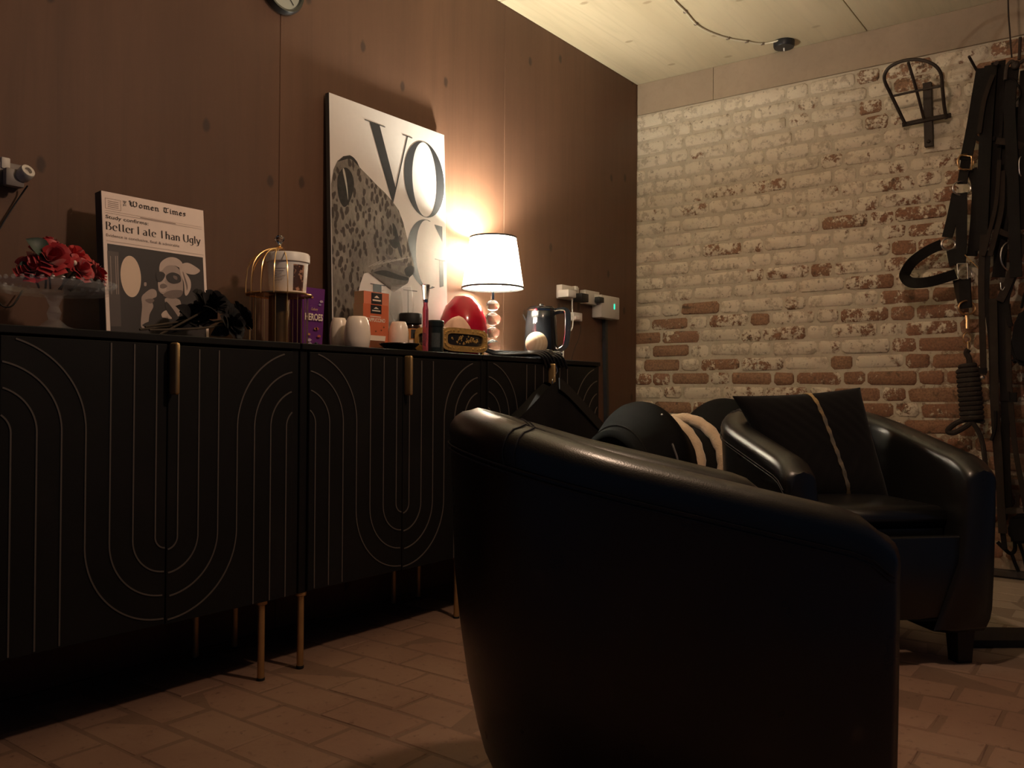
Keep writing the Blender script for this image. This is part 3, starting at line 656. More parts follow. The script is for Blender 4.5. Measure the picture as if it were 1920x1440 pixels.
pp([(306, 512), (310, 514), (309, 526), (302, 532), (299, 529), (304, 522)], 'photo_nose', mat('print_skin_light'), .00185)
pp([(292, 512), (303, 510), (309, 516), (303, 527), (295, 528)], 'photo_sunglasses', M_PD, .0020)
pp([(311, 517), (322, 511), (336, 516), (338, 528), (326, 532), (315, 528)], 'photo_sunglasses', M_PD, .0020)
pp([(324, 517), (331, 519), (331, 525), (325, 522)], 'photo_lens_glint', M_SK2, .0023)
pp([(300, 534), (307, 532), (313, 537), (307, 541), (300, 540)], 'photo_lips', M_SK2, .0018)
pp([(310, 566), (318, 572), (334, 595), (332, 602), (320, 594), (311, 580)], 'photo_bow', M_PD, .0014)
pp([(302, 590), (313, 582), (322, 598), (312, 604)], 'photo_collar', M_SC, .0011); pp([(268, 612), (300, 596), (320, 598), (345, 592), (368, 612)], 'photo_dress', M_PD, .0013)
pp([(270, 530), (274, 530), (274, 536), (270, 536)], 'photo_light', M_SK, .0011)
# ================================================================ things on the sideboards
M_CREAM = mat('cream_glaze', (.84, .73, .62), .25, noise=.05, coat=.3); M_WHITEP = mat('white_plastic', (.86, .83, .78), .4); M_GOLD = mat('gold_metal', (.80, .52, .22), .28, 1.0, noise=.15)
M_THIN = mat('thin_glass', (.80, .84, .84), .08, alpha=.14, spec=.8)
def dep(p): return (Vector(p) - CAM).dot(FWD)
def pxm(px, Y, n=1.0): return n * dep(at(px, Y)) / F      # size of n pixels at a spot on the sideboard
# glass cake stand with red roses
p = at(100, 2.06); RCS = .128; zp = zat(100, 545, 2.06)
cs = thing('cake_stand', p, 'clear glass footed cake stand holding red roses', 'cake stand')
MB().lathe([(.055, 0), (.056, .006), (.03, .014), (.012, .03), (.016, .045), (.010, .06), (.02, zp - ZT - .012), (.03, zp - ZT - .006)], p, 28).build('foot', M_THIN, cs)
pl = MB().lathe([(.0, -.006), (RCS - .01, -.006), (RCS, .004), (RCS + .004, .016), (RCS - .001, .016), (RCS - .008, .002), (.0, 0)], (p.x, p.y, zp), 48, cap=False).build('plate', M_THIN, cs)
m = MB()
for k in range(40):
    a = 2 * math.pi * k / 40; m.sphere((p.x + (RCS + .002) * math.cos(a), p.y + (RCS + .002) * math.sin(a), zp + .017), .0055, 6, 5)
m.build('beaded_rim', M_THIN, pl)
M_ROSE = mat('red_petals', (.40, .012, .02), .5, noise=.35, nscale=40, sheen=.3); M_ROSE2 = mat('bright_red_petals', (.55, .03, .03), .5, noise=.3, nscale=40, sheen=.3); M_LEAF = mat('dark_leaf', (.02, .045, .03), .5, noise=.3)
M_BLKF = mat('black_fabric_petals', (.016, .015, .016), .85, noise=.4, nscale=50, spec=.2); M_STEM = mat('dark_stem', (.05, .035, .022), .7, noise=.3)
def petals(mb, c, r, axis, seed, layers=4):
    rr = random.Random(seed); ax = Vector(axis).normalized(); u = ax.orthogonal().normalized(); v = ax.cross(u)
    for L in range(layers):
        n = 3 + L; t = L / max(1, layers - 1); rad = r * (.24 + .60 * t); h = r * (.95 - .35 * t)
        for k in range(n):
            a0 = 2 * math.pi * (k + rr.random() * .4) / n + L * .7; w_ = 2.6 / n * (1.2 if L else 1.6); rows = []
            for i in range(5):
                s = i / 4; row = []
                for j in range(5):
                    q = -1 + j / 2; a = a0 + q * w_ * (.5 + .5 * math.sin(math.pi * min(1, s * .75 + .12))); curl = (s ** 2.2) * (.10 + .42 * t) * r
                    R_ = rad * (.30 + .70 * math.sin(s * 1.45)) + curl + .03 * r * q * q; z = -.45 * r + s * (h + .2 * r) - .12 * r * q * q * s - curl * .55
                    row.append(Vector(c) + u * (R_ * math.cos(a)) + v * (R_ * math.sin(a)) + ax * z)
                rows.append(row)
            mb.grid(rows)
def leaf(mb, a, b, w_, nrm):
    a, b = Vector(a), Vector(b); d = b - a; s = d.cross(Vector(nrm)).normalized(); n = Vector(nrm).normalized(); rows = []
    for k in range(8):
        t = k / 7; h = w_ * math.sin(math.pi * t ** .8) ** .9 + .0004; c = a + d * t + n * (.12 * d.length * math.sin(math.pi * t)); rows.append([c - s * h + n * h * .35, c, c + s * h + n * h * .35])
    mb.grid(rows)
roses = [((62, 503), 2.03, .030, M_ROSE, (-.4, -.7, .5), 'red rose lying lowest at the left of the glass cake stand'),
         ((95, 482), 2.02, .036, M_ROSE, (-.2, -.9, .45), 'largest red rose at the front of the glass cake stand'),
         ((92, 457), 2.09, .026, M_ROSE, (0, -.2, 1), 'small red rose at the top of the cluster on the cake stand'),
         ((140, 478), 2.08, .034, M_ROSE2, (.2, -.5, .8), 'bright red rose at the upper right of the cake stand cluster'),
         ((152, 503), 2.03, .028, M_ROSE, (.3, -.8, .4), 'red rose with a pale centre at the right front of the cake stand'),
         ((186, 512), 2.07, .026, M_ROSE, (.7, -.5, .4), 'red rose at the right rim of the cake stand beside the newspaper print')]
for i, ((x, y), Y, r, mt, ax, lab) in enumerate(roses):
    c = on_y(x, y, Y); c.z = max(c.z, zp + .006 + r * .55)
    t = thing('rose', (c.x, c.y, zp), lab, 'rose', 'red roses on the cake stand')
    m = MB(); petals(m, c, r, ax, i + 1, 5); m.build('bloom', mt, t, 80, normals=False)
    m = MB(); e = c - Vector(ax).normalized() * r * .9; m.tube([c - Vector(ax).normalized() * r * .35, e, Vector((p.x + (e.x - p.x) * .5, p.y + .02, zp + .006))], .0025, 6); m.build('stem', M_STEM, t)
    if i in (1, 0, 4):
        q = {1: (48, 448), 0: (30, 512), 4: (130, 505)}[i]; m = MB(); leaf(m, c + Vector((0, .012, 0)), on_y(q[0], q[1], Y + .01), r * .62, (0, -1, .3)); m.build('leaf', M_LEAF, t, 80, normals=False)
    if i == 4: MB().sphere(on_y(139, 493, Y - .02), .0065, 8, 6).build('centre', mat('pale_stamen', (.8, .65, .55), .6), t)
# black fabric roses laid in front of the newspaper print
brs = [((402, 566), 2.02, .044, (.1, -.6, .8), (300, 604), 'largest black fabric rose standing highest in front of the newspaper print'),
       ((440, 606), 1.98, .040, (.5, -.8, .2), (280, 612), 'black fabric rose lying low at the front of the black bouquet'),
       ((456, 592), 2.06, .034, (.8, -.3, .5), (262, 607), 'black fabric rose against the gold birdcage stand'),
       ((372, 590), 2.04, .036, (-.5, -.6, .5), (272, 600), 'black fabric rose at the left of the bouquet beside the bare stems')]
for i, ((x, y), Y, r, ax, tail, lab) in enumerate(brs):
    c = on_y(x, y, Y); c.z = max(c.z, ZT + r * .9)
    t = thing('black_rose', (c.x, c.y, ZT), lab, 'rose', 'black fabric roses on the sideboard')
    m = MB(); petals(m, c, r, ax, i + 30, 5); m.build('bloom', M_BLKF, t, 80, normals=False)
    e = on_y(tail[0], tail[1], Y - .02); e.z = ZT + .006 + .006 * i; m = MB(); m.tube(spline([c - Vector(ax).normalized() * r * .3, (c * .55 + e * .45) + Vector((0, 0, -.006)), e], 5), .0028, 6); m.build('stem', M_STEM, t)
    for s in (-1, 1):
        m = MB(); a = c + Vector((-.02, .0, -.015)); b = c + Vector((-.05 - .01 * i, -.02 * s, -.02 + .035 * s)); b.z = max(b.z, ZT + .012); leaf(m, a, b, r * .5, (0, -1, .4)); m.build('leaf', M_BLKF, t, 80, normals=False)
# birdcage stand with bucket
YB = 2.10; p = at(522, YB); ztr = zat(522, 555, YB)
bc = thing('birdcage_stand', p, 'gold wire birdcage cake stand with a crystal knob, carrying a white tub', 'cake stand')
rt_, rl = pxm(522, YB, 61), pxm(522, YB, 53)
MB().lathe([(rt_ - .002, 0), (rt_, .002), (rt_, .005), (rt_ - .004, .004), (0, .003)], (p.x, p.y, ztr), 40, cap=False).build('tray', M_GOLD, bc)
MB().lathe([(rl + .003, 0), (rl + .003, .006), (0, .006)], p, 40, cap=False).build('base_plate', M_GOLD, bc)
MB().lathe([(.030, .006), (.030, ztr - ZT)], p, 32).build('column', mat('dark_brass_sheet', (.20, .12, .055), .3, .9, noise=.3), bc)
for k in range(16):
    a = 2 * math.pi * k / 16; m = MB(); m.tube([(p.x + rl * math.cos(a), p.y + rl * math.sin(a), ZT + .004), (p.x + rl * math.cos(a), p.y + rl * math.sin(a), ztr)], .0012, 5); m.build('wire', M_GOLD, bc)
za_ = zat(526, 466, YB)
for k in range(12):
    a = math.radians(62 + 23 * k)
    if math.cos(a - math.radians(-62)) > .80: continue
    m = MB(); pts = [(rt_, 0), (rt_, .035), (rt_ * .97, .06)] + [(rt_ * .97 * math.cos(b), .06 + (za_ - ztr - .06) * math.sin(b)) for b in [math.pi / 2 * i / 8 for i in range(1, 9)]]
    m.tube([(p.x + r * math.cos(a), p.y + r * math.sin(a), ztr + z) for r, z in pts], .0014, 5); m.build('dome_wire', M_GOLD, bc)
kn = MB().lathe([(.004, 0), (.010, .004), (.004, .008), (.0045, .012)], (p.x, p.y, za_ - .002), 14).build('finial', M_GOLD, bc)
MB().lathe([(.002, 0), (.0055, .004), (.0145, .017), (.0145, .021), (.009, .029), (0.001, .030)], (p.x, p.y, za_ + .009), 8).build('crystal_knob', M_GLASS, kn, smooth=0)
q = on_y(538, 540, YB - .01); zb_ = ztr + .0055; hb = zat(538, 480, YB) - zb_; rb = pxm(538, YB, 37)
q.x, q.y = p.x + .022, p.y - .012
bk = thing('plastic_tub', (q.x, q.y, zb_), 'white plastic tub with a lid and brown picture panel, on the birdcage stand', 'tub')
MB().lathe([(rb * .88, 0), (rb * .9, .002), (rb, hb * .8), (rb, hb * .82)], (q.x, q.y, zb_), 40).build('tub', M_WHITEP, bk)
MB().lathe([(rb + .001, 0), (rb + .005, .002), (rb + .005, hb * .2), (rb + .002, hb * .24), (rb - .004, hb * .22), (0, hb * .21)], (q.x, q.y, zb_ + hb * .79), 40, cap=False).build('lid', M_WHITEP, bk)
def wrap(c, r0, r1, z0, z1, a0, a1, mt, name, par, n=10):
    m = MB(); m.grid([[(c[0] + r * math.cos(a), c[1] + r * math.sin(a), z) for a in [a0 + (a1 - a0) * k / n for k in range(n + 1)]] for r, z in ((r0, z0), (r1, z1))]); return m.build(name, mt, par, 60, normals=False)
aim = math.atan2(-q.y, -q.x)
M_CHOC = NT('chocolate_print'); pos = M_CHOC.n('ShaderNodeTexCoord').outputs['Object']; f_ = M_CHOC.n('ShaderNodeTexVoronoi', {'Vector': pos, 'Scale': 55}).outputs[1]
M_CHOC.link(M_CHOC.mix(M_CHOC.ramp(M_CHOC.noise(pos, 70, 2), .50, .6), (.055, .018, .012), (.42, .22, .14)), 'Base Color'); M_CHOC = M_CHOC.m
wrap(q, rb * .905 + .0008, rb * .985 + .0008, zb_ + .008, zb_ + hb * .72, aim + .28, aim + .92, M_CHOC, 'picture_panel', bk)
for k in range(6): wrap(q, rb * .96 + .0014, rb * .962 + .0014, zb_ + hb * (.60 - .06 * k), zb_ + hb * (.615 - .06 * k), aim - .75, aim - .1 - .1 * (k % 3), mat('tub_small_print', (.42, .38, .36), .6), 'small_print', bk, 6)
# purple chocolate box
def carton(name, pxl, pxr, Y, dpt, ztop, mt, label, cat, taper=0.0, group=None):
    x0_, x1_ = at(pxl, Y).x, at(pxr, Y).x; t = thing(name, ((x0_ + x1_) / 2, Y + dpt / 2, ZT), label, cat, group); m = MB()
    fr = Frame((x0_, Y, ZT + .0005), (1, 0, 0), (0, 0, 1)); h = ztop - ZT; w_ = x1_ - x0_
    rows = [[(x0_ + e - taper * k, Y - taper * k, ZT + .0005 + h * k) if i == 0 else ((x1_ + taper * k, Y - taper * k, ZT + .0005 + h * k) if i == 1 else ((x1_ + taper * k, Y + dpt + taper * k, ZT + .0005 + h * k) if i == 2 else (x0_ - taper * k, Y + dpt + taper * k, ZT + .0005 + h * k))) for i in range(4) for e in (0,)] for k in (0, 1)]
    vs = m.grid(rows, closev=True); m.face(vs[0]); m.face(vs[1]); m.build('carton', mt, t, smooth=0); return t, fr, w_, h
t, fr, w_, h = carton('chocolate_box', 566, 603, 2.17, .05, zat(590, 541, 2.17), mat('purple_card', (.145, .035, .20), .35, noise=.15, nscale=12), 'purple chocolate box with white lettering, beside the leopard canvas', 'box', .006)
fr = Frame((fr.o.x - .002, fr.o.y - .0075, fr.o.z), (1, 0, 0), (0, 0, 1)); MWT = mat('white_print', (.85, .72, .6), .5)
text_mesh('HEROES', fr, .006, h * .47, w_ * .9, h * .115, MWT, 'lettering', t, bold=.03); text_mesh('Cadbury', fr, w_ * .38, h * .62, w_ * .34, h * .06, mat('gold_print', (.75, .5, .25), .4), 'lettering', t, shear=.3)
rr = random.Random(3)
for k in range(11):
    cx, cy = w_ * (.08 + .85 * rr.random()), h * (.08 + .30 * rr.random()) if k < 8 else h * (.72 + .16 * rr.random()); s = .005 + .005 * rr.random(); an = rr.random() * 3
    fr.uvpoly([(cx + s * math.cos(an + b), cy + s * .6 * math.sin(an + b)) for b in (0, 1.2, 2.4, 3.5, 5)], 'sweet_print', mat('sweet_print_%d' % (k % 4), ((.55, .25, .12), (.35, .33, .5), (.5, .4, .5), (.45, .12, .08))[k % 4], .5), t, .0008)
# cream mugs standing upside down
for px, r_, Y, top, lab in ((635, 17.5, 2.05, 597, 'cream barrel mug upside down, behind its twin, next to the purple box'), (669.5, 24.5, 1.965, 594, 'largest looking cream mug upside down, in front at the sideboard edge'), (747, 19.5, 2.09, 604, 'cream mug upside down between the orange carton and the coffee jar')):
    p = at(px, Y); r = pxm(px, Y, r_); h = zat(px, top, Y) - ZT
    t = thing('mug', p, lab, 'mug', 'cream mugs upside down')
    MB().lathe([(r * .86, 0), (r * .90, .002), (r * .97, h * .25), (r, h * .45), (r * .96, h * .68), (r * .84, h * .87), (r * .72, h * .965), (r * .66, h), (r * .6, h), (r * .56, h * .975), (0, h * .972)], p, 40, cap=False).build('bowl', M_CREAM, t, 70)
    MB().lathe([(r * .66, h), (r * .66, h + .0012), (r * .58, h + .0012), (r * .58, h - .001)], p, 40, cap=False).build('foot_ring', M_CREAM, t)
    hp = [(p.x + .012 + r * .93, p.y + r * .2, ZT + h * z) for z in (.22,)] ; m = MB(); d_ = Vector((.75, .66, 0))
    m.tube(spline([p + d_ * r * .95 + Vector((0, 0, h * .25)), p + d_ * (r + .022) + Vector((0, 0, h * .3)), p + d_ * (r + .026) + Vector((0, 0, h * .55)), p + d_ * r * .93 + Vector((0, 0, h * .72))], 5), .0045, 8); m.build('handle', M_CREAM, t)
# cappuccino cartons
M_OR = mat('orange_card', (.66, .16, .07), .45, noise=.08); M_OR2 = mat('pink_orange_card', (.72, .24, .14), .45, noise=.08); M_TAN = mat('tan_card', (.55, .36, .2), .5)
def capp(pxl, pxr, Y, ytop, mt, label, cup):
    t, fr, w_, h = carton('coffee_carton', pxl, pxr, Y, .045, zat((pxl + pxr) / 2, ytop, Y), mt, label, 'box', 0, 'orange cappuccino cartons')
    m = MB(); m.poly([(fr.o.x - .0006, Y + c, ZT + z) for c, z in ((0, 0), (.045, 0), (.045, h), (0, h))]); m.build('side_print', M_TAN, t, smooth=0)
    fr.uvpoly([(w_ * .29, h * .80), (w_ * .72, h * .80), (w_ * .72, h * .985), (w_ * .29, h * .985)], 'label_print', M_INK, t, .0006)
    fr.uvpoly([(w_ * .40, h * .905), (w_ * .5, h * .945), (w_ * .61, h * .905)], 'label_print', MWT, t, .0010)
    fr.uvpoly([(w_ * .34, h * .85), (w_ * .67, h * .85), (w_ * .67, h * .875), (w_ * .34, h * .875)], 'label_print', MWT, t, .0010)
    text_mesh('CAPPUCCINO', fr, w_ * .13, h * .62, w_ * .74, h * .085, MWT, 'lettering', t, bold=.03); fr.uvpoly([(w_ * .27, h * .725), (w_ * .7, h * .725), (w_ * .7, h * .745), (w_ * .27, h * .745)], 'small_print', MWT, t)
    if cup:
        fr.uvpoly([(w_ * .2, h * .33), (w_ * .9, h * .33), (w_ * .8, h * .02), (w_ * .3, h * .02)], 'cup_print', mat('coffee_print', (.20, .07, .03), .5), t, .0006)
        fr.uvpoly([(w_ * .2, h * .33), (w_ * .9, h * .33), (w_ * .87, h * .22), (w_ * .23, h * .22)], 'cup_print', MWT, t, .0010)
        for cx, cy in ((.2, .47), (.72, .45), (.82, .52), (.5, .42)): fr.uvpoly([(w_ * cx + .004 * math.cos(b), h * cy + .003 * math.sin(b)) for b in (0, 1, 2, 3, 4, 5)], 'bean_print', mat('coffee_print', (.2, .07, .03)), t)
capp(681, 728, 2.12, 548, M_OR2, 'taller orange coffee carton standing behind the other one', False)
capp(680, 727, 2.045, 571, M_OR, 'orange cappuccino carton in front with a cup picture, behind a cream mug', True)
# coffee jar
p = at(769, 2.13); r = pxm(769, 2.13, 19); h = zat(769, 588, 2.13) - ZT
t = thing('coffee_jar', p, 'coffee jar with broad black lid and orange label, behind the black dish', 'jar')
MB().lathe([(r * .9, 0), (r, .004), (r, h * .66), (r * .85, h * .75)], p, 32).build('jar', mat('brown_glass', (.03, .012, .006), .12, coat=.5), t)
MB().lathe([(r * 1.1, 0), (r * 1.12, .003), (r * 1.12, h * .235), (r * 1.07, h * .255)], (p.x, p.y, ZT + h * .745), 32).build('lid', M_BLACK, t)
aim = math.atan2(-p.y, -p.x); wrap(p, r + .0006, r + .0006, ZT + .006, ZT + h * .62, aim - .35, aim + 1.1, mat('orange_label', (.62, .27, .08), .5), 'label_print', t); wrap(p, r + .0012, r + .0012, ZT + h * .38, ZT + h * .6, aim + .05, aim + .65, M_INK, 'label_print', t); wrap(p, r + .0012, r + .0012, ZT + h * .1, ZT + h * .16, aim - .1, aim + .9, M_INK, 'label_print', t)
wrap(p, r + .0012, r + .0012, ZT + h * .19, ZT + h * .35, aim - .1, aim + .9, MWT, 'label_print', t)
# black dish
p = at(748, 1.968); r = pxm(748, 1.968, 38); t = thing('dish', p, 'shallow black dish at the sideboard edge in front of a cream mug', 'dish')
MB().lathe([(0, .001), (r * .62, 0), (r * .68, .004), (r, .021), (r * .985, .0235), (r * .66, .007), (0, .005)], p, 40, cap=False).build('bowl', mat('black_glaze', (.008, .008, .009), .25), t, 60)
# wine glasses
for px, Y, top, lab in ((752, 2.17, 536, 'clear wine glass standing behind the coffee jar, before the canvas'), (733, 2.195, 545, 'clear wine glass half hidden behind the orange cartons')):
    p = at(px, Y); h = zat(px, top, Y) - ZT; t = thing('wine_glass', p, lab, 'glass', 'clear wine glasses'); k = h / .2
    MB().lathe([(.032 * k, 0), (.032 * k, .002), (.006, .006), (.0035, .02), (.0035, .085 * k)], p, 24).build('stem', M_THIN, t)
    MB().lathe([(.0035, .085 * k), (.02 * k, .094 * k), (.034 * k, .12 * k), (.036 * k, .145 * k), (.03 * k, h), (.0288 * k, h), (.0345 * k, .145 * k), (.0325 * k, .121 * k), (.019 * k, .097 * k), (.0, .09 * k)], p, 28, cap=False).build('bowl', M_THIN, t)
# tall pink bottle
p = at(797, 1.96); h = zat(797, 566, 1.96) - ZT; t = thing('pink_bottle', p, 'tall slim pink bottle with a clear silver-banded stopper', 'bottle')
MB().lathe([(.0095, 0), (.010, .003), (.010, h * .85), (.0075, h * .93), (.0075, h)], p, 24).build('bottle', mat('pink_glass', (.80, .22, .32), .08, trans=.8, ior=1.4), t)
MB().lathe([(.0085, 0), (.009, .006), (.009, .010)], (p.x, p.y, p.z + h - .002), 20).build('collar', M_CHR, t); MB().lathe([(.009, 0), (.013, .035), (.0145, .05), (.0005, .051)], (p.x, p.y, p.z + h + .008), 16).build('stopper', M_GLASS, t)
# dark jar
p = at(816, 1.945); r = pxm(816, 1.945, 15); h = zat(816, 601, 1.945) - ZT; t = thing('lidded_jar', p, 'dark green-black jar with a lid, left of the ornate gold box', 'jar')
MDJ = mat('dark_jar_glaze', (.012, .018, .017), .3, noise=.3); MB().lathe([(r * .92, 0), (r, .003), (r, h * .8)], p, 32).build('jar', MDJ, t); MB().lathe([(r * 1.06, 0), (r * 1.08, .003), (r * 1.08, h * .17), (r * .98, h * .2), (0, h * .2)], (p.x, p.y, ZT + h * .8), 32, cap=False).build('lid', MDJ, t)
aim = math.atan2(-p.y, -p.x); wrap(p, r + .0006, r + .0006, ZT + h * .15, ZT + h * .6, aim - .5, aim + .6, mat('jar_label', (.05, .06, .06), .5, noise=.6, nscale=200), 'label_print', t)
# ornate tissue box
M_ORN = mat('antique_gold', (.78, .50, .18), .28, .65, noise=.3, nscale=80, bump=.6, bscale=220)
xa, xb = at(828, 1.965).x, at(911, 1.965).x; Y0, Y1 = 1.965, 2.085; zt_ = zat(870, 617, 1.965); z0_ = ZT + .012
t = thing('tissue_box', ((xa + xb) / 2, 2.025, ZT), 'ornate gold and black box with a peach tissue puffing out', 'tissue box')
m = MB(); m.box(((xa + xb) / 2, 2.025, (z0_ + zt_) / 2), (xb - xa, .12, zt_ - z0_), .005, 2); m.build('box', mat('black_lacquer', (.012, .013, .016), .25, coat=.4), t)
fr = Frame((xa, Y0, z0_), (1, 0, 0), (0, 0, 1)); w_, h = xb - xa, zt_ - z0_
def frame_ring(fr, c, y_off, ro, ri, mt, name, par, n=36, pw=5):
    def sup(a, A, B): ca, sa = math.cos(a), math.sin(a); return (c[0] + A * math.copysign(abs(ca) ** (2 / pw), ca), c[1] + B * math.copysign(abs(sa) ** (2 / pw), sa))
    A_ = [2 * math.pi * k / n for k in range(n)]; mb = MB()
    mb.grid([[fr.p(*sup(a, *q_), o_) for a in A_] for q_, o_ in ((ro, 0), (ro, y_off), (ri, y_off * 1.2), (ri, 0))], closev=True); return mb.build(name, mt, par, 50)
frame_ring(fr, (w_ / 2, h / 2), .005, (w_ / 2 + .002, h / 2 + .002), (w_ * .40, h * .27), M_ORN, 'gold_border', t, 48)
frame_ring(Frame((xa, Y1, z0_), (0, -1, 0), (0, 0, 1)), (.06, h / 2), .005, (.062, h / 2 + .002), (.045, h * .27), M_ORN, 'gold_border', t, 48)
rr = random.Random(5)
for k in range(46):
    a = rr.random() * 2 * math.pi; rx = rr.uniform(.08, .30); cx, cy = w_ / 2 + w_ * rx * math.cos(a), h / 2 + h * rx * .62 * math.sin(a)
    MB().sphere(fr.p(cx, cy, .001), rr.uniform(.002, .0045), 8, 5, (1, .7, 1)).build('gold_scroll', M_ORN, t)
for k in range(30):
    a = 2 * math.pi * k / 30; ca, sa = math.cos(a), math.sin(a); cx, cy = w_ / 2 + w_ * .455 * math.copysign(abs(ca) ** .45, ca), h / 2 + h * .40 * math.copysign(abs(sa) ** .45, sa)
    MB().sphere(fr.p(cx, cy, .006), rr.uniform(.003, .0055), 8, 5, (1, .7, 1)).build('gold_scroll', M_ORN, t)
for fx in (xa + .01, xb - .01):
    for fy in (Y0 + .01, Y1 - .01): MB().lathe([(.006, 0), (.009, .004), (.006, .013)], (fx, fy, ZT), 12).build('foot', M_ORN, t)
m = MB(); cx, cy = on_y(858, 610, 2.02).x, 2.025; zt2 = zat(862, 590, 2.02); rows = []
for i in range(9):
    s = i / 8; row = []
    for j in range(28):
        a = 2 * math.pi * j / 28; rad = .056 * (1 - s) ** .55 * (1 + .10 * math.sin(5 * a + 3 * s) + .05 * math.sin(9 * a)) + .002; row.append((cx + rad * math.cos(a) * 1.05 + .012 * s * s, cy + rad * math.sin(a) * .85, zt_ + (zt2 - zt_) * s - .004))
    rows.append(row)
vs = m.grid(rows, closev=True); m.face(vs[-1]); m.build('tissue', mat('peach_tissue', (.72, .45, .32), .8, noise=.1, bump=.3, bscale=80), t, 80)
# red vase
p = at(866, 2.155); p.y = 2.15; r = pxm(866, 2.15, 46); zt_ = zat(866, 556, 2.15); h = zt_ - ZT
t = thing('red_vase', p, 'round glossy red vase with a small flat mouth, behind the gold box', 'vase')
MB().lathe([(r * .42, 0), (r * .6, .006), (r * .9, h * .22), (r, h * .42), (r * .95, h * .62), (r * .74, h * .84), (r * .45, h * .97), (r * .40, h), (r * .36, h), (r * .36, h * .9), (0, h * .9)], p, 44, cap=False).build('vase', mat('red_glaze', (.50, .008, .03), .18, coat=.4), t, 70)
# kettle
p = at(1014, 2.10); r = pxm(1014, 2.10, 32); zt_ = zat(1014, 578, 2.10); h = zt_ - ZT
t = thing('kettle', p, 'black electric kettle with lit water gauge and chrome edged handle', 'kettle'); MK = mat('kettle_black', (.012, .013, .015), .2, coat=.3)
MB().lathe([(r * .98, 0), (r * 1.02, .004), (r * 1.02, .018), (r * .9, .02)], p, 36).build('base', MK, t)
MB().lathe([(r * .97, .0), (r * 1.0, .004), (r * .97, h * .35), (r * .90, h * .7), (r * .84, h * .86), (r * .8, h * .875)], (p.x, p.y, ZT + .02), 40).build('body', MK, t, 60)
ld_ = MB().lathe([(r * .85, 0), (r * .86, .008), (r * .7, .018), (.012, .022), (.010, .03), (0, .031)], (p.x, p.y, ZT + .02 + h * .86), 36, cap=False).build('lid', MK, t)
MB().lathe([(r * .865, 0), (r * .87, .004)], (p.x, p.y, ZT + .02 + h * .855), 36).build('chrome_band', M_CHR, t)
aim = math.atan2(-p.y, -p.x); wrap(p, r * .985, r * .90, ZT + .02 + h * .12, ZT + .02 + h * .72, aim - .52, aim - .26, mat('gauge_plastic', (.8, .78, .74), .25), 'water_gauge', t)
d_ = IR.copy(); d_.z = 0; d_.normalize(); d_ = (d_ * .95 - Vector((FWD.x, FWD.y, 0)) * .2).normalized()
hp = spline([p + d_ * r * .8 + Vector((0, 0, h * .93)), p + d_ * (r + .032) + Vector((0, 0, h * .95)), p + d_ * (r + .042) + Vector((0, 0, h * .80)), p + d_ * (r + .036) + Vector((0, 0, h * .36)), p + d_ * (r + .012) + Vector((0, 0, h * .24)), p + d_ * r * .9 + Vector((0, 0, h * .23))], 6)
side = Vector((-d_.y, d_.x, 0)); m = MB(); m.ribbon(hp, .026, .014, nrm=side); hd_ = m.build('handle', MK, t, 50)
m = MB(); m.tube([q_ - side * .0075 - d_ * .008 for q_ in hp], .0035, 8); m.build('chrome_edge', M_CHR, hd_)
sp_ = -d_; m = MB(); m.prism([p + sp_ * r * .8 + side * .02 + Vector((0, 0, h * .72)), p + sp_ * r * .8 - side * .02 + Vector((0, 0, h * .72)), p + sp_ * (r * 1.02 + .006) + Vector((0, 0, h * .86))], (0, 0, h * .05)); m.build('spout', MK, t)
# wooden ball on the hangers
p = on_y(1006, 644, 1.975); r = pxm(1006, 1.975, 21)
t = thing('wooden_ball', (p.x, p.y, p.z - r), 'pale wooden ball resting on black hangers before the kettle', 'ornament')
g = NT('pale_wood'); pos = g.n('ShaderNodeTexCoord').outputs['Object']; wv = g.n('ShaderNodeTexWave', {'Vector': pos, 'Scale': 30, 'Distortion': 4}).outputs[1]; g.link(g.mix(wv, (.62, .46, .30), (.70, .55, .38)), 'Base Color'); g.b.inputs['Roughness'].default_value = .5
MB().sphere(p, r, 28, 18, (1, 1, 1.05)).build('ball', g.m, t); MB().lathe([(.011, -.002), (.008, .004)], (p.x, p.y, p.z - r * 1.05), 14).build('foot', g.m, t)
# hangers heaped on the edge of the far sideboard
M_HANG = mat('black_gloss_plastic', (.010, .010, .011), .22, noise=.2)
for k in range(7):
    a = at(906 + 4 * k, 2.03); b = at(960 + 6.5 * k, 1.97); c = at(1001 + 6.6 * k, 1.915); zk = ZT + .012 + .004 * (k % 4)
    pts = [Vector((a.x, a.y, zk + .014 - .002 * k if k < 3 else zk)), Vector((a.x + .05, a.y - .02, zk)), Vector((b.x, b.y, zk)), Vector((c.x, c.y, zk + .004)), Vector((c.x + .022, YF - .010, ZT + .002)), Vector((c.x + .045, YF - .013, ZT - .035 + .003 * (k % 3)))]
    t = thing('clothes_hanger', (b.x, b.y, ZT), 'one of the black plastic clothes hangers heaped over the sideboard edge below the kettle', 'hanger', 'black hangers heaped on the far sideboard')
    m = MB(); m.tube(spline(pts, 6), .0052, 8); m.build('arm', M_HANG, t)
    e = Vector((c.x + .01, 2.02, zk)); m = MB(); m.tube(spline([Vector((b.x + .02, b.y + .004, zk)), Vector((c.x - .02, c.y + .05, zk + .006)), Vector((c.x + .05, c.y + .045, zk + .008)), Vector((c.x + .085, c.y + .02, zk + .006))], 5), .0036, 8); m.build('bar', M_HANG, t)
    m = MB(); m.tube(spline([Vector((c.x, c.y, zk + .006)), Vector((c.x + .02, c.y + .03, zk + .012)), Vector((c.x + .045, c.y + .02, zk + .014)), Vector((c.x + .05, c.y - .004, zk + .01))], 4), .0016, 6); m.build('hook', M_CHR, t)
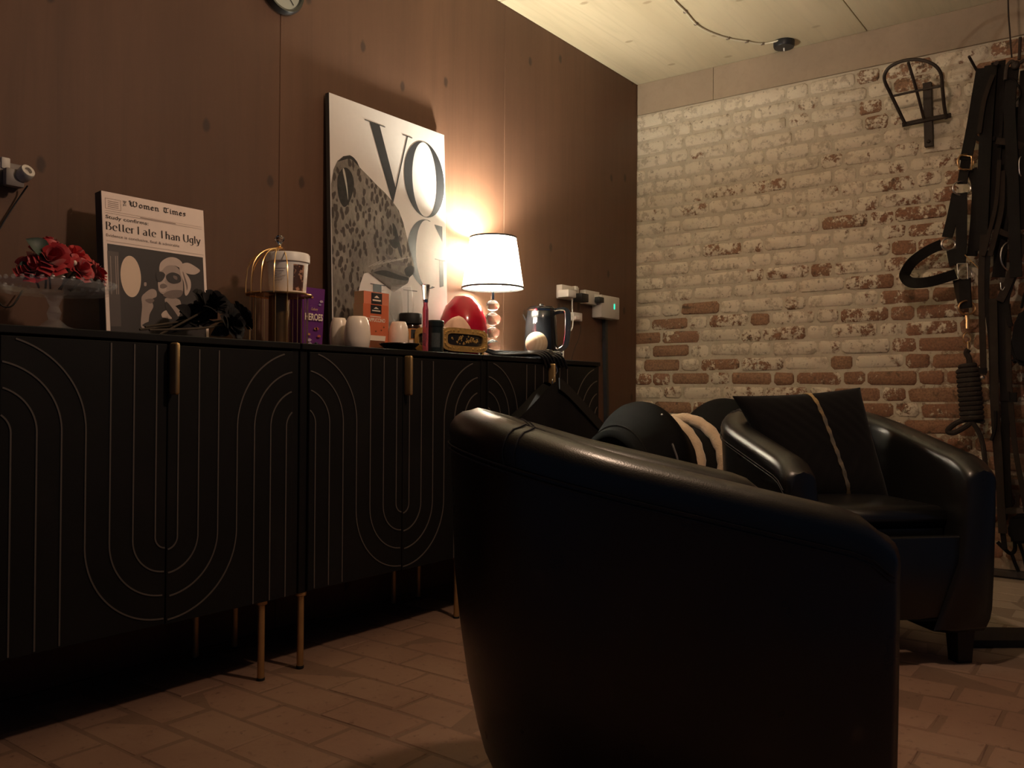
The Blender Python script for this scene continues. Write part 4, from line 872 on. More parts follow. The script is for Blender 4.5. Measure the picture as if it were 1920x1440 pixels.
# garment on a hanger hung from the far sideboard's handle
t = thing('black_garment', (2.80, YF - .045, .3), 'black garment on a hanger, hung in front of the far sideboard', 'garment'); YG = YF - .05
ap = on_y(1030, 716, YG); m = MB(); rows = []
Lp = [(1030, 716), (1012, 732), (990, 757), (960, 786), (945, 800)]; Rp = [(1040, 718), (1060, 738), (1095, 775), (1150, 832), (1165, 850)]
prof = []
n = 30
for side_, L_ in ((-1, Lp[::-1]), (1, Rp)):
    for q_ in spline([on_y(x, y, YG) for x, y in L_], 4): prof.append(q_)
for i in range(14):
    s = i / 13; row = []
    for j, q_ in enumerate(prof):
        z = q_.z + (.16 - q_.z) * s; fold = .020 * math.sin(j * 1.15 + .6) * s + .010 * math.sin(j * 2.3) * s; spread = 1 + .05 * s
        row.append((ap.x + (q_.x - ap.x) * spread, YG - .026 + fold * .6 - .012 * math.sin(math.pi * min(1, s * 3)), z))
    rows.append(row)
back = [[(x, YG + .022, z) for x, y, z in r_] for r_ in rows]
full = [r_ + b_[::-1] for r_, b_ in zip(rows, back)]; vs = m.grid(full, closev=True); m.face(vs[0]); m.face(vs[-1])
MGA = mat('black_cloth', (.009, .008, .008), .9, noise=.4, nscale=25, bump=.3, bscale=300, spec=.15); m.build('cloth', MGA, t, 70)
m = MB(); m.tube(spline([on_y(1036, 724, YG), on_y(1036, 712, YG), on_y(1040, 705, YG + .02), Vector((2.808, YF - .034, .862)), Vector((2.80, YF - .03, .884))], 5), .0018, 6); m.build('hanger_hook', M_CHR, t)
m = MB(); m.ribbon([Vector(q_) + Vector((0, -.036, .002)) for q_ in spline([on_y(x, y, YG) for x, y in ((1034, 720), (1050, 733), (1078, 762), (1120, 808))], 4)], .05, .004, nrm=(0, -1, .3)); m.build('lapel', mat('black_satin', (.012, .010, .010), .7, spec=.2, noise=.3), t)
# ================================================================ fittings on the left wall
M_SOCK = mat('socket_plastic', (.62, .58, .52), .45); M_DK = mat('dark_plastic', (.015, .015, .017), .4)
def wbox(x0, y0, x1, y1, thick, mt, name, par, Y=YW, bev=.003):
    a, b = on_y(x0, y0, Y - thick), on_y(x1, y1, Y - thick); m = MB(); m.box(((a.x + b.x) / 2, Y - thick / 2, (a.z + b.z) / 2), (abs(b.x - a.x), thick, abs(a.z - b.z)), bev, 2); return m.build(name, mt, par)
def wthing(name, px, py, label, cat, group=None): p = on_y(px, py, YW); return thing(name, p, label, cat, group)
s1 = wthing('wall_socket', 1066, 550, 'white wall socket with a plug in it, above the kettle', 'socket'); wbox(1054, 533, 1086, 564, .034, M_SOCK, 'back_box', s1); wbox(1079, 536, 1084, 545, .038, mat('switch_white', (.8, .78, .72), .35), 'switch', s1)
pg = wthing('plug', 1073, 551, 'white plug in the socket nearest the kettle, its lead running down', 'plug'); wbox(1066, 542, 1081, 559, .062, mat('plug_white', (.78, .75, .7), .35), 'plug_body', pg, Y=YW - .034 + .0, bev=.006)
m = MB(); a = on_y(1073, 556, 2.22); m.tube(spline([a, on_y(1073, 580, 2.225), on_y(1074, 608, 2.23), on_y(1070, 620, 2.22), on_y(1062, 622, 2.2), on_y(1058, 640, 2.17), on_y(1056, 668, 2.15), Vector((on_y(1056, 668, 2.15).x, 2.14, ZT + .004))], 6), .0032, 8); m.build('lead', mat('white_lead', (.7, .68, .62), .45), pg)
s2 = wthing('wall_socket', 1112, 559, 'grey wall socket box beside the control box with the green light', 'socket'); wbox(1098, 543, 1124, 573, .034, M_SOCK, 'back_box', s2); wbox(1115, 551, 1122, 563, .036, mat('switch_white'), 'switch', s2)
pb = wthing('plug', 1100, 556, 'black plug in the grey socket by the control box', 'plug'); wbox(1091, 549, 1104, 567, .05, M_DK, 'plug_body', pb, Y=YW - .034)
pb = wthing('plug', 1128, 562, 'small black adaptor plug touching the control box', 'plug'); wbox(1124, 556, 1133, 568, .03, M_DK, 'plug_body', pb, Y=YW - .034)
cb = wthing('control_box', 1143, 577, 'white control box with a small green light, near the brick corner', 'control box')
wbox(1128, 552, 1162, 600, .058, M_SOCK, 'case', cb, bev=.006); a = on_y(1152, 575, YW - .0585)
m = MB(); m.box((a.x, a.y, a.z), (.012, .003, .028), .001); m.build('indicator', mat('green_lamp', (.0, .6, .4), .4, emit=(.05, .9, .55), estr=.7), cb)
s3 = wthing('wall_socket', 1083, 595, 'small white socket lowest of the group beside the kettle lead', 'socket'); wbox(1076, 585, 1092, 603, .03, mat('plug_white'), 'back_box', s3); wbox(1080, 592, 1089, 600, .04, mat('gauge_plastic'), 'plug_face', s3)
m = MB(); m.tube(spline([on_y(1083, 602, 2.262), on_y(1089, 615, 2.28), on_y(1085, 635, 2.29), on_y(1077, 655, 2.29), on_y(1072, 674, 2.29), on_y(1071, 690, 2.29)], 6), .0013, 6); m.build('thin_lead', M_DK, s3)
cbx = [on_y(1134, 600, 2.288), on_y(1134.5, 660, 2.288), on_y(1136, 720, 2.288), on_y(1137, 800, 2.288), on_y(1138, 900, 2.288)]
tk = thing('cable_trunking', cbx[-1], 'black cable running down the plywood wall beside the far sideboard', 'cable'); cbx.append(Vector((cbx[-1].x, 2.288, .0))); m = MB(); m.ribbon(cbx, .020, .020, nrm=(0, -1, 0)); m.build('trunking', M_DK, tk, 0)
m = MB(); m.tube([q + Vector((.014, -.004, 0)) for q in cbx], .004, 6); m.build('lead', M_DK, tk)
m = MB(); a = on_y(1131, 637, 2.285); m.box(a, (.016, .012, .01), .002); m.build('clip', M_DK, tk)
# socket with a plug at the far left
s4 = wthing('wall_socket', 8, 320, 'wall socket with a dangling dark lead at the left edge, above the cake stand', 'socket'); wbox(-44, 292, 46, 352, .030, mat('grey_socket', (.16, .13, .115), .5), 'back_box', s4); wbox(3, 293, 20, 318, .034, M_SOCK, 'switch', s4)
pg = wthing('plug', 52, 333, 'white plug with a round end sticking out of the socket at the left edge', 'plug')
a = on_y(22, 335, YW - .032); m = MB(); m.box((a.x, a.y - .01, a.z), (.045, .022, .045), .006, 2); m.build('plug_body', mat('grey_plug', (.25, .22, .20), .45), pg)
rx = Matrix.Rotation(math.radians(90), 3, 'Y'); a = on_y(40, 332, YW - .045)
MB().lathe([(.016, 0), (.018, .004), (.018, .026), (.0165, .03), (.009, .03), (.009, .022), (0, .022)], (a.x, a.y, a.z), 24, rot=Matrix.Rotation(math.radians(62), 3, 'X') @ Matrix.Rotation(math.radians(10), 3, 'Y'), cap=False).build('plug_end', M_SOCK, pg)
m = MB(); m.tube(spline([on_y(52, 348, 2.272), on_y(40, 365, 2.285), on_y(20, 395, 2.29), on_y(0, 428, 2.29), on_y(-20, 470, 2.29), on_y(-5, 560, 2.28), on_y(20, 575, 2.27), on_y(42, 545, 2.28)], 6), .0022, 6); m.build('lead', M_DK, pg)
# round clock at the top
pc = on_y(524, -20, YW); ck = thing('wall_clock', (pc.x, YW, pc.z), 'small round wall clock with a dark rim, cut by the top edge', 'clock'); rc = .0835
rot = Matrix.Rotation(math.radians(90), 3, 'X')
MB().lathe([(rc * .9, 0), (rc, .008), (rc, .022), (rc * .93, .032), (rc * .84, .030), (rc * .80, .020), (0, .020)], (pc.x, YW, pc.z), 48, rot=rot, cap=False).build('rim', mat('black_enamel', (.012, .013, .014), .28, coat=.4), ck)
MB().lathe([(rc * .81, .0205), (0, .0208)], (pc.x, YW, pc.z), 48, rot=rot, cap=False).build('dial', mat('grey_dial', (.42, .47, .44), .5), ck)
for an, L in ((.6, .045), (2.4, .06)):
    m = MB(); m.tube([(pc.x, YW - .0225, pc.z), (pc.x + L * math.sin(an), YW - .0225, pc.z + L * math.cos(an))], .0015, 5); m.build('hand', M_DK, ck)
# ceiling rose and cable
pr = on_z(1470, 78, ZC); cr = thing('ceiling_rose', (pr.x, pr.y, ZC), 'round black ceiling rose near the brick wall', 'ceiling rose')
pr.x = min(pr.x, XW - .07)
cr.location = (pr.x, pr.y, ZC)
MB().lathe([(.05, 0), (.05, -.022), (.046, -.030), (.0, -.032)], (pr.x, pr.y, ZC), 28, cap=False).build('rose_cup', M_DK, cr)
m = MB(); m.tube([(pr.x, pr.y, ZC - .03), (pr.x + .002, pr.y, ZC - .045)], .004, 8); m.build('flex_stub', mat('plug_white'), cr)
cpts = [on_z(x, y, ZC - .006) for x, y in ((1240, -30), (1265, 2), (1285, 22), (1305, 45), (1330, 60), (1365, 72), (1400, 78), (1430, 82))] + [Vector((pr.x - .045, pr.y, ZC - .008))]
cc = thing('ceiling_cable', cpts[0], 'pale cable clipped along the ceiling to the black rose', 'cable'); m = MB(); m.tube(spline(cpts, 6), .0042, 8); m.build('cable', mat('cream_cable', (.62, .55, .42), .5), cc)
for k in (2, 3, 5, 6, 7): q = cpts[k]; m = MB(); m.box((q.x, q.y, ZC - .006), (.010, .018, .012), .002); m.build('clip', mat('brown_clip', (.12, .08, .05), .5), cc)
# cobweb wisps are left out; cushion on the far armchair
nrm = Vector((-.66, -.69, .30)).normalized(); pc0 = Vector((2.86, .865, .62))
def cushion(name, corners, th, mt, label, cat, bulge=.05, edge=.0, n=18, pleat=0.0):
    c = [on_plane(x, y, pc0, nrm) for x, y in corners]; TL, TR, BR, BL_ = c
    t = thing(name, (BL_ + BR) / 2, label, cat); front, back = [], []
    def S(u, v): return (TL * (1 - u) + TR * u) * (1 - v) + (BL_ * (1 - u) + BR * u) * v
    for i in range(n + 1):
        f_, b_ = [], []
        for j in range(n + 1):
            u, v = i / n, j / n; cu, cv_ = 2 * u - 1, 2 * v - 1
            pin = 1 - .05 * ((1 - cu * cu) * abs(cv_) ** 3 + (1 - cv_ * cv_) * abs(cu) ** 3)
            q = S(.5 + (u - .5) * pin, .5 + (v - .5) * pin); th_ = th * (max(0, 1 - cu ** 4) * max(0, 1 - cv_ ** 4)) ** .5 + .003
            th_f = th_ + pleat * abs(math.sin((u * 1.0 + abs(v - .5) * .8) * 28)) * (1 - cu ** 4) * (1 - cv_ ** 4)
            f_.append(q + nrm * th_f); b_.append(q - nrm * th_)
        front.append(f_); back.append(b_)
    mb = MB(); A = mb.grid(front); B = mb.grid([r[::-1] for r in back]); N = n
    for i in range(N):
        mb.face((A[i][0], A[i + 1][0], B[i + 1][N], B[i][N])); mb.face((A[i][N], B[i][0], B[i + 1][0], A[i + 1][N]))
        mb.face((A[0][i], B[0][N - i], B[0][N - i - 1], A[0][i + 1])); mb.face((A[N][i], A[N][i + 1], B[N][N - i - 1], B[N][N - i]))
    mb.build('cover', mt, t, 70); return t, S, front
M_VEL = mat('black_velvet', (.007, .006, .006), .95, noise=.3, nscale=20, spec=.15, sheen=.05, bump=.2, bscale=400)
t, S, fr_ = cushion('cushion', [(1374, 743), (1612, 727), (1672, 958), (1478, 935)], .05, M_VEL, 'black pleated square cushion with one gold stripe, on the far armchair', 'cushion', n=40, pleat=.004)
m = MB(); k0 = 22; m.ribbon([fr_[22 + (0 if j < 20 else 0)][j] + nrm * .004 for j in range(0, 41)], [.012 + .0025 * math.sin(j * 1.7) for j in range(41)], .003, nrm=nrm); m.build('gold_stripe', mat('gold_sequin', (.62, .44, .24), .35, .9, noise=.35, nscale=160), t)
# saddle on a stand between the armchairs
AX = Vector((.955, -.297, 0)); SD = Vector((AX.y, -AX.x, 0)) * -1; S0 = Vector((2.90, 1.47, 0)); zr = .478
def SP(a, th, r): return S0 + AX * a + SD * (-r * math.sin(th)) + UP * (zr + r * math.cos(th))     # th>0 leans to the camera side
st_ = thing('saddle_stand', (S0.x, S0.y, 0), 'dark wooden saddle stand mostly hidden behind the near armchair', 'stand')
M_DW = mat('dark_wood', (.05, .028, .016), .6, noise=.3)
for s in (-1, 1):
    m = MB(); q = [S0 + AX * (.28 * s) + SD * (.16 * w_) + UP * z for w_, z in ((-1, 0), (1, 0))]
    for w_ in (-1, 1): m = MB(); m.ribbon([S0 + AX * (.24 * s) + SD * (.17 * w_), S0 + AX * (.2 * s) + SD * (.03 * w_) + UP * .54], .04, .025, nrm=AX); m.build('leg', M_DW, st_, 0)
m = MB(); m.ribbon([S0 - AX * .3 + UP * .55, S0 + AX * .3 + UP * .55], .09, .05, nrm=UP); m.build('top_rail', M_DW, st_, 0)
m = MB(); m.ribbon([S0 - AX * .23 + UP * .2, S0 + AX * .23 + UP * .2], .03, .02, nrm=UP); m.build('cross_rail', M_DW, st_, 0)
sd = thing('saddle', (S0.x, S0.y, .585), 'black saddle with padded cloth and cream fleece bands, between the two armchairs', 'saddle')
def drape(a0, a1, rfun, th0, th1, thick, mt, name, par, na=22, nth=26):
    out, inn = [], []
    for i in range(na + 1):
        a = a0 + (a1 - a0) * i / na; ro, ri = [], []
        for j in range(nth + 1):
            th = th0 + (th1 - th0) * j / nth; r = rfun(a, th); ro.append(SP(a, th, r)); ri.append(SP(a, th, r - thick))
        out.append(ro); inn.append(ri)
    m = MB(); A = m.grid(out); B = m.grid([r[::-1] for r in inn])
    for i in range(na): m.face((A[i][0], A[i + 1][0], B[i + 1][nth], B[i][nth])); m.face((A[i][nth], B[i][0], B[i + 1][0], A[i + 1][nth]))
    for j in range(nth): m.face((A[0][j], B[0][nth - j], B[0][nth - j - 1], A[0][j + 1])); m.face((A[na][j], A[na][j + 1], B[na][nth - j - 1], B[na][nth - j]))
    return m.build(name, mt, par, 70)
M_PAD = mat('black_mesh_cloth', (.011, .010, .009), .9, spec=.15, noise=.3, nscale=30, bump=.5, bscale=500); M_SEAT = mat('black_saddle_leather', (.004, .0037, .0036), .75, noise=.3, spec=.1); M_FLC = mat('cream_fleece', (.62, .46, .31), .95, noise=.15, nscale=60, bump=1.0, bscale=180, sheen=.5)
RS = .172
drape(-.22, .42, lambda a, th: RS + .015 * (1 - (th / 1.6) ** 2) + .004 * math.sin(a * 40), -1.45, 1.75, .02, M_PAD, 'saddle_cloth', sd)
for a in (.0, .125):
    pts = [SP(a + .015 * math.sin(th * 2), th, RS + .018 + .012 * (1 - (th / 1.6) ** 2)) for th in [-1.2 + 2.95 * k / 30 for k in range(31)]]; m = MB(); m.tube(pts, [.022 + .002 * math.sin(k * 2.1) for k in range(31)], 10); m.build('fleece_band', M_FLC, sd, 80)
drape(-.25, .0, lambda a, th: RS + .022 + .075 * math.exp(-((a + .10) / .07) ** 2) * max(0, math.cos(th * .95)) ** .6 - .03 * max(0, (-a - .16) / .09), -1.2, 1.5, .022, M_SEAT, 'cantle', sd)
drape(.19, .46, lambda a, th: RS + .024 + .085 * math.exp(-((a - .36) / .11) ** 2) * max(0, math.cos(th)) ** 1.2, -1.0, 1.2, .02, M_SEAT, 'pommel', sd)
m = MB(); m.tube([SP(-.14, th, RS + .06) for th in (1.0, 1.2, 1.4, 1.6)], .004, 6); m.build('dee_strap', mat('polished_edge', (.12, .11, .11), .25), sd)
MB().sphere(SP(-.13, .55, RS + .088), .006, 8, 6).build('stud', M_CHR, sd); MB().box(SP(.13, .05, RS + .05), (.014, .01, .006), .002).build('stud', M_CHR, sd)
# flat black slab on the floor beside the far armchair
q0 = on_z(1790, 1213, 0); sl = MB(); pts = [on_z(x, y, 0.0) for x, y in ((1800, 1214), (1960, 1214), (1990, 1190), (1782, 1188))]; sl.prism(pts, (0, 0, .022)); o = sl.build('floor_mat', mat('black_rubber_mat', (.008, .008, .008), .7), smooth=0)
tag(o, 'low flat black slab on the floor by the far armchair leg, at the right edge', 'mat')
# ================================================================ tack on the brick wall
M_IRON = mat('rusty_iron', (.030, .019, .013), .7, .1, noise=.4, bump=.3); M_STRAP = mat('dark_brown_leather', (.008, .006, .005), .65, spec=.12, noise=.35, nscale=40, bump=.2); M_STRAP2 = mat('worn_brown_leather', (.022, .015, .011), .7, spec=.12, noise=.35, nscale=30, bump=.2)
M_BRS = mat('brass_fitting', (.70, .44, .22), .3, 1.0); M_STEEL = mat('dull_steel', (.55, .52, .48), .3, 1.0)
XB = XW - .02
br = thing('saddle_rack', on_x(1742, 200, XW), 'iron saddle rack with a domed frame, bolted high on the brick wall', 'rack')
def ptube(L, X, r, name, mt, par, sm=5, closed=False, n=8):
    Xs = X if isinstance(X, (list, tuple)) else [X] * len(L); pts = [on_x(x, y, xx) for (x, y), xx in zip(L, Xs)]
    m = MB(); m.tube(spline(pts, sm, closed) if sm else pts, r, n, closed=closed); return m.build(name, mt, par)
XP = XW - .30; XM = XW - .06
ptube([(1697, 232), (1684, 205), (1668, 172), (1658, 148), (1664, 130), (1682, 118), (1705, 112), (1730, 113), (1752, 122), (1764, 138), (1767, 165), (1770, 195), (1774, 222)], [XM, XW - .12, XW - .2, XW - .26, XW - .29, XP, XP, XP, XW - .29, XW - .26, XW - .2, XW - .12, XM], .0075, 'dome_frame', M_IRON, br)
ptube([(1703, 117), (1718, 168), (1732, 222)], [XP, XW - .19, XM], .0065, 'centre_bar', M_IRON, br); ptube([(1675, 180), (1720, 170), (1766, 161)], [XW - .19] * 3, .0055, 'cross_bar', M_IRON, br)
ptube([(1692, 234), (1740, 224), (1783, 216)], [XW - .045] * 3, .011, 'wall_bar', M_IRON, br, 0)
m = MB(); m.ribbon([on_x(1739, 156, XW - .035), on_x(1742, 275, XW - .028)], .034, .03, nrm=(-1, 0, 0)); m.build('upright', M_IRON, br, 0)
for y in (166, 265): a = on_x(1741, y, XW - .05); MB().sphere(a, .008, 8, 6).build('bolt', M_IRON, br)
def ribbon_px(L, X, wpx, thick, name, mt, par, sm=5, nrm=(-1, .15, 0)):
    Xs = X if isinstance(X, (list, tuple)) else [X] * len(L); pts = [on_x(x, y, xx) for (x, y), xx in zip(L, Xs)]
    w_ = wpx * dep(pts[len(pts) // 2]) / F; m = MB(); m.ribbon(spline(pts, sm) if sm else pts, w_, thick, nrm=nrm); return m.build(name, mt, par, 50)
def ring_px(x, y, rx, ry, X, r, name, mt, par, closed=True):
    c = on_x(x, y, X); k = dep(c) / F; m = MB(); side = IR.copy(); side.z = 0; side.normalize(); m.tube([c + side * (rx * k * math.cos(a)) + UP * (ry * k * math.sin(a)) for a in [2 * math.pi * i / 22 for i in range(22)]], r, 7, closed=True); return m.build(name, mt, par)
XH = XW - .13
pg_ = thing('wall_peg', on_x(1820, 112, XW - .02), 'thin iron peg in the brick wall from which the headcollar hangs', 'peg')
ptube([(1846, 150), (1830, 130), (1817, 106)], [XW, XW - .10, XW - .19], .006, 'peg', M_IRON, pg_, 0)
hc = thing('headcollar', on_x(1830, 130, XH), 'dark leather headcollar with brass buckle and a looped noseband, on the wall peg', 'headcollar')
ribbon_px([(1842, 128), (1834, 175), (1823, 240), (1811, 300)], XH, 21, .006, 'cheek_strap', M_STRAP, hc)
ring_px(1810, 304, 15, 15, XH - .006, .0032, 'buckle', M_BRS, hc); ptube([(1800, 291), (1797, 304), (1798, 317), (1822, 318), (1822, 293), (1800, 291)], XH - .012, .0034, 'buckle', M_BRS, hc, 0)
ribbon_px([(1811, 300), (1804, 345)], XH + .004, 17, .006, 'cheek_strap', M_STRAP, hc, 3); ring_px(1803, 353, 17, 13, XH, .0035, 'ring', M_STEEL, hc)
ribbon_px([(1795, 362), (1785, 410), (1776, 445)], XH + .006, 19, .006, 'cheek_strap', M_STRAP, hc); ribbon_px([(1803, 362), (1803, 410), (1802, 470), (1800, 495)], XH - .004, 19, .006, 'throat_strap', M_STRAP, hc)
ribbon_px([(1822, 318), (1832, 350), (1830, 400), (1826, 450), (1822, 480)], XH + .02, 18, .006, 'throat_strap', M_STRAP, hc)
ring_px(1778, 458, 13, 11, XH + .004, .004, 'square_ring', M_STEEL, hc); ribbon_px([(1783, 468), (1789, 498)], XH + .004, 16, .006, 'nose_strap', M_STRAP, hc, 2)
ribbon_px([(1766, 458), (1740, 470), (1712, 490), (1698, 510), (1697, 520), (1710, 530), (1745, 528), (1792, 514)], [XH + .01, XH + .02, XH + .01, XH - .03, XH - .06, XH - .07, XH - .05, XH - .01], 19, .009, 'noseband', M_STRAP, hc, 6, nrm=(-.75, -.45, 0))
ptube([(1795, 495), (1797, 521), (1815, 523), (1814, 494), (1795, 495)], XH - .012, .003, 'buckle', M_STEEL, hc, 0); ring_px(1809, 513, 13, 11, XH - .004, .0032, 'ring', M_STEEL, hc); ptube([(1809, 478), (1817, 486), (1832, 500), (1836, 505)], XH - .012, .0022, 'buckle_tongue', M_BRS, hc, 0)
ribbon_px([(1809, 522), (1810, 555), (1812, 578)], XH, 20, .010, 'chin_strap', M_STRAP, hc, 3); ribbon_px([(1793, 525), (1800, 560), (1804, 572)], XH + .01, 12, .005, 'chin_strap', M_STRAP2, hc, 3)
ring_px(1813, 577, 16, 13, XH - .004, .0042, 'ring', M_BRS, hc)
lr = thing('lead_rope', on_x(1815, 590, XH), 'dark coiled lead rope clipped below the headcollar', 'rope'); ptube([(1812, 586), (1814, 600), (1814, 616)], XH, .008, 'snap_clip', M_BRS, lr, 3); ring_px(1813, 634, 7, 10, XH, .003, 'swivel_eye', M_BRS, lr); ptube([(1815, 640), (1816, 655)], XH, .004, 'swivel_eye', M_BRS, lr, 0)
M_ROPE = mat('dark_rope', (.022, .014, .011), .9, noise=.4, nscale=60, bump=.8, bscale=260)
ptube([(1816, 655), (1812, 662), (1817, 672), (1818, 690)], XH, .012, 'rope_knot', M_ROPE, lr, 4)
c0 = on_x(1816, 690, XH); k = dep(c0) / F; pts = []
for i in range(12 * 14 + 1):
    tt = i / 14; yy = 684 + 106 * tt / 12; cxp = 1814 + 9 * tt / 12 ; cc_ = on_x(cxp, yy, XH); a = 2 * math.pi * tt; rad = (16.5 if i > 8 else 12) * k; sd_ = Vector((0, -1, 0)); pts.append(cc_ + Vector((0, -1, 0)) * (rad * math.cos(a)) + Vector((-1, 0, 0)) * (rad * .7 * math.sin(a)))
m = MB(); m.tube(pts, .0115, 8); m.build('rope_coil', M_ROPE, lr); ptube([(1812, 786), (1795, 792), (1780, 803), (1778, 810), (1790, 811), (1810, 800), (1820, 792)], XH - .01, .0115, 'rope_loop', M_ROPE, lr, 5)
ptube([(1822, 790), (1834, 808), (1842, 830), (1846, 858), (1850, 900), (1850, 950)], XH - .01, .010, 'rope_tail', M_ROPE, lr, 5)
# bridles and reins
XR = XW - .16
b1 = thing('bridle', on_x(1858, 130, XR), 'black leather bridle hanging just right of the headcollar', 'bridle'); pgb = thing('wall_peg', on_x(1868, 118, XW - .02), 'short peg behind the black bridle', 'peg'); ptube([(1862, 128), (1868, 118)], [XW, XW - .2], .009, 'peg', M_IRON, pgb, 0)
for L, wd, xo, mt in (([(1858, 122), (1852, 200), (1846, 300), (1842, 400), (1838, 470)], 22, 0, M_STRAP), ([(1872, 115), (1868, 220), (1862, 330), (1862, 430)], 24, .02, M_STRAP), ([(1884, 132), (1884, 220), (1880, 330), (1876, 470), (1872, 520)], 22, .03, M_STRAP), ([(1862, 140), (1845, 190), (1836, 250)], 8, -.02, M_STRAP2), ([(1866, 260), (1840, 262), (1828, 256)], 8, .01, M_STRAP), ([(1874, 300), (1868, 380), (1854, 440), (1844, 480)], 7, -.03, M_STRAP2), ([(1880, 320), (1878, 390), (1864, 450), (1856, 480)], 9, -.025, M_STRAP2)): ribbon_px(L, XR + xo, wd, .006, 'strap', mt, b1)
m_ = ring_px(1893, 480, 17, 26, XR - .03, .0035, 'bit_ring', M_STEEL, b1); ribbon_px([(1920, 448), (1900, 505), (1884, 545), (1874, 565)], XR - .035, 15, .006, 'strap', M_STRAP2, b1); ribbon_px([(1872, 432), (1890, 440), (1925, 446)], XR - .02, 10, .008, 'browband', M_STRAP2, b1); MB().sphere(on_x(1911, 440, XR - .03), .006, 8, 6).build('stud', M_STEEL, b1); ring_px(1915, 312, 5, 18, XR - .03, .003, 'bit_ring', M_STEEL, b1); ribbon_px([(1868, 264), (1895, 268), (1930, 278)], XR - .03, 12, .006, 'browband', M_STRAP2, b1); ptube([(1876, 530), (1877, 540), (1880, 544), (1884, 538)], XR - .04, .002, 'curb_hook', M_STEEL, b1)
r1 = thing('reins', on_x(1846, 460, XR), 'long worn brown leather reins hanging to near the floor', 'reins')
for L, wd, xo, mt in (([(1844, 440), (1840, 520), (1842, 620), (1844, 690), (1843, 703)], 11, -.02, M_STRAP2), ([(1852, 470), (1850, 560), (1858, 640), (1861, 740), (1867, 840), (1872, 900), (1876, 960), (1884, 1030)], 9, -.02, M_STRAP), ([(1862, 560), (1864, 660), (1866, 760), (1872, 850), (1876, 930), (1880, 1000)], 14, -.03, M_STRAP2), ([(1878, 560), (1879, 660), (1884, 760), (1886, 860), (1890, 950)], 14, -.02, M_STRAP), ([(1890, 570), (1892, 700), (1897, 780), (1905, 850), (1916, 910), (1924, 960)], 9, -.025, M_STRAP2), ([(1866, 770), (1866, 800), (1858, 826)], 5, -.04, M_STRAP)): ribbon_px(L, XR + xo, wd, .005, 'strap', mt, r1)
MB().sphere(on_x(1842, 708, XR - .02), .010, 10, 8).build('metal_tip', M_STEEL, r1); ribbon_px([(1843, 690), (1843, 700)], XR - .02, 14, .009, 'keeper', M_STRAP, r1, 0)
for x, y in ((1885, 742), (1898, 744)): ribbon_px([(x, y - 8), (x, y + 10)], XR - .025, 15, .009, 'keeper', M_STRAP, r1, 0)
b2 = thing('bridle', on_x(1915, 180, XR), 'black bridle hung on the ceiling hook at the right edge', 'bridle')
for L, wd, xo in (([(1900, 125), (1893, 200), (1898, 300), (1902, 420), (1905, 520)], 20, -.04), ([(1930, 130), (1925, 230), (1920, 330), (1918, 430)], 30, -.03), ([(1912, 200), (1908, 300), (1912, 400)], 30, .0), ([(1905, 510), (1888, 560), (1892, 600), (1896, 612)], 9, -.03)): ribbon_px(L, XR + xo, wd, .008, 'strap', M_STRAP, b2)
ptube([(1888, 146), (1902, 150), (1911, 165), (1912, 180), (1904, 190)], XR - .05, .0035, 'cane_loop', M_STRAP, b2)
hk = thing('ceiling_hook', on_x(1889, -20, XR - .06), 'iron tack hook hung from the ceiling by a long wire, at the right edge', 'hook'); XK = XR - .06
zc_ = on_x(1889, 0, XK); top = Vector((XK, zc_.y, ZC)); m = MB(); m.tube([top, on_x(1891, 30, XK), on_x(1897, 108, XK)], .0035, 6); m.build('wire', M_IRON, hk); ptube([(1913, 70), (1911, 112)], XK, .006, 'rod', M_IRON, hk, 0); ptube([(1885, 150), (1888, 125), (1897, 115), (1905, 120), (1912, 118), (1925, 112), (1935, 128)], XK, .0075, 'prong', M_IRON, hk); MB().sphere(on_x(1904, 122, XK), .018, 10, 8).build('boss', M_IRON, hk)
bg = thing('black_bag', on_x(1925, 690, XR - .05), 'black cloth bag hanging at the right edge below the bridles', 'bag')
m = MB(); ring0 = [(1930, 570), (1912, 578), (1902, 605), (1896, 640), (1893, 672), (1900, 682), (1925, 688), (1960, 690), (1975, 640), (1960, 575)]; a = [on_x(x, y, XR - .10) for x, y in ring0]; m.prism(a, (.13, 0, 0)); bmesh.ops.bevel(m.bm, geom=list(m.bm.edges), offset=.02, segments=3, affect='EDGES'); m.build('bag', MGA, bg, 60); ptube([(1915, 578), (1925, 545), (1945, 578)], XR - .04, .005, 'strap', M_STRAP, bg)
rl_ = thing('tack_rail', on_x(1890, 958, XW), 'low wooden rail with hanging straps on the brick wall at the right edge', 'rail')
XT = XW - .07
for y in (905, 959): m = MB(); m.ribbon([on_x(1856 if y > 930 else 1872, y, XT), on_x(1990, y - 4, XT)], .022, .03, nrm=(-1, 0, 0)); m.build('rail', mat('grey_brown_wood', (.10, .07, .05), .7, noise=.3), rl_, 0)
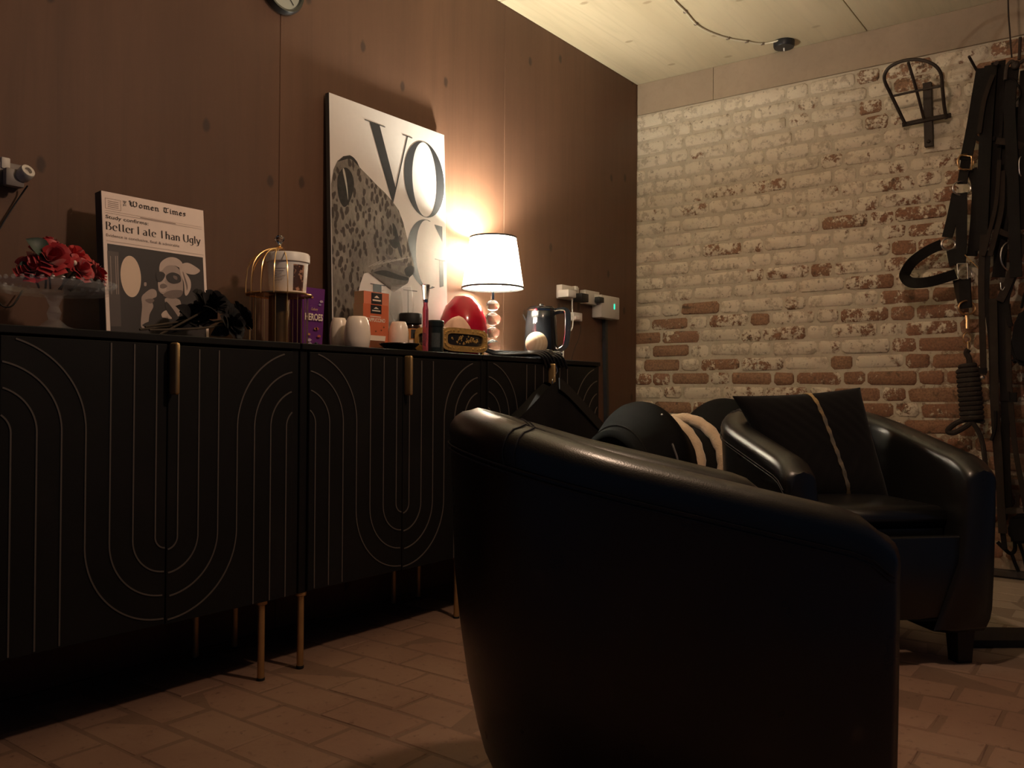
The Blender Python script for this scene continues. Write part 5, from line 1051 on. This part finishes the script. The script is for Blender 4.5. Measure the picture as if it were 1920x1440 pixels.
for x in (1880, 1960): m = MB(); m.ribbon([on_x(x, 890, XW - .03), on_x(x, 975, XW - .03)], .03, .06, nrm=(-1, 0, 0)); m.build('bracket', M_DW, rl_, 0)
bt = thing('boot_bag', on_x(1905, 965, XT), 'dark bundle hanging from the low tack rail at the right edge', 'bag'); m = MB(); m.prism([on_x(x, y, XT - .09) for x, y in ((1895, 968), (1888, 985), (1890, 1010), (1900, 1022), (1935, 1018), (1960, 1000), (1955, 968))], (.12, 0, 0)); bmesh.ops.bevel(m.bm, geom=list(m.bm.edges), offset=.014, segments=2, affect='EDGES'); m.build('bundle', MGA, bt, 60)
ptube([(1870, 1016), (1882, 1028), (1895, 1038), (1903, 1030), (1902, 1010)], XT - .02, .008, 'cord', M_STRAP, bt); ptube([(1896, 1036), (1904, 1058), (1910, 1072)], XT - .02, .007, 'cord', M_STRAP, bt); ptube([(1910, 1015), (1920, 1045), (1925, 1070)], XT - .02, .007, 'cord', M_STRAP, bt)

# ceiling lamp above the seats, out of the frame
cl = thing('ceiling_light', (CEIL_P[0], CEIL_P[1], ZC), 'bare warm pendant bulb hanging from the ceiling above the armchairs', 'ceiling light')
MB().lathe([(.045, 0), (.045, -.02), (.006, -.03), (.004, -.035), (.004, CEIL_P[2] + .11 - ZC), (.02, CEIL_P[2] + .105 - ZC), (.02, CEIL_P[2] + .055 - ZC), (0, CEIL_P[2] + .054 - ZC)], (CEIL_P[0], CEIL_P[1], ZC), 24, cap=False).build('holder', M_DK, cl)
MB().sphere((CEIL_P[0], CEIL_P[1], CEIL_P[2] + .02), .03, 16, 12, (1, 1, 1.3)).build('bulb', mat('warm_lit_bulb', (1, 1, 1), .5, emit=CEIL_C, estr=30.0), cl)
ld = bpy.data.lights.new('ceiling_bulb_light', 'POINT'); ld.energy = CEIL_W; ld.color = CEIL_C; ld.shadow_soft_size = .05
lo = bpy.data.objects.new('ceiling_bulb_light', ld); COL.objects.link(lo); lo.parent = cl; lo.location = (0, 0, CEIL_P[2] - .06 - ZC)
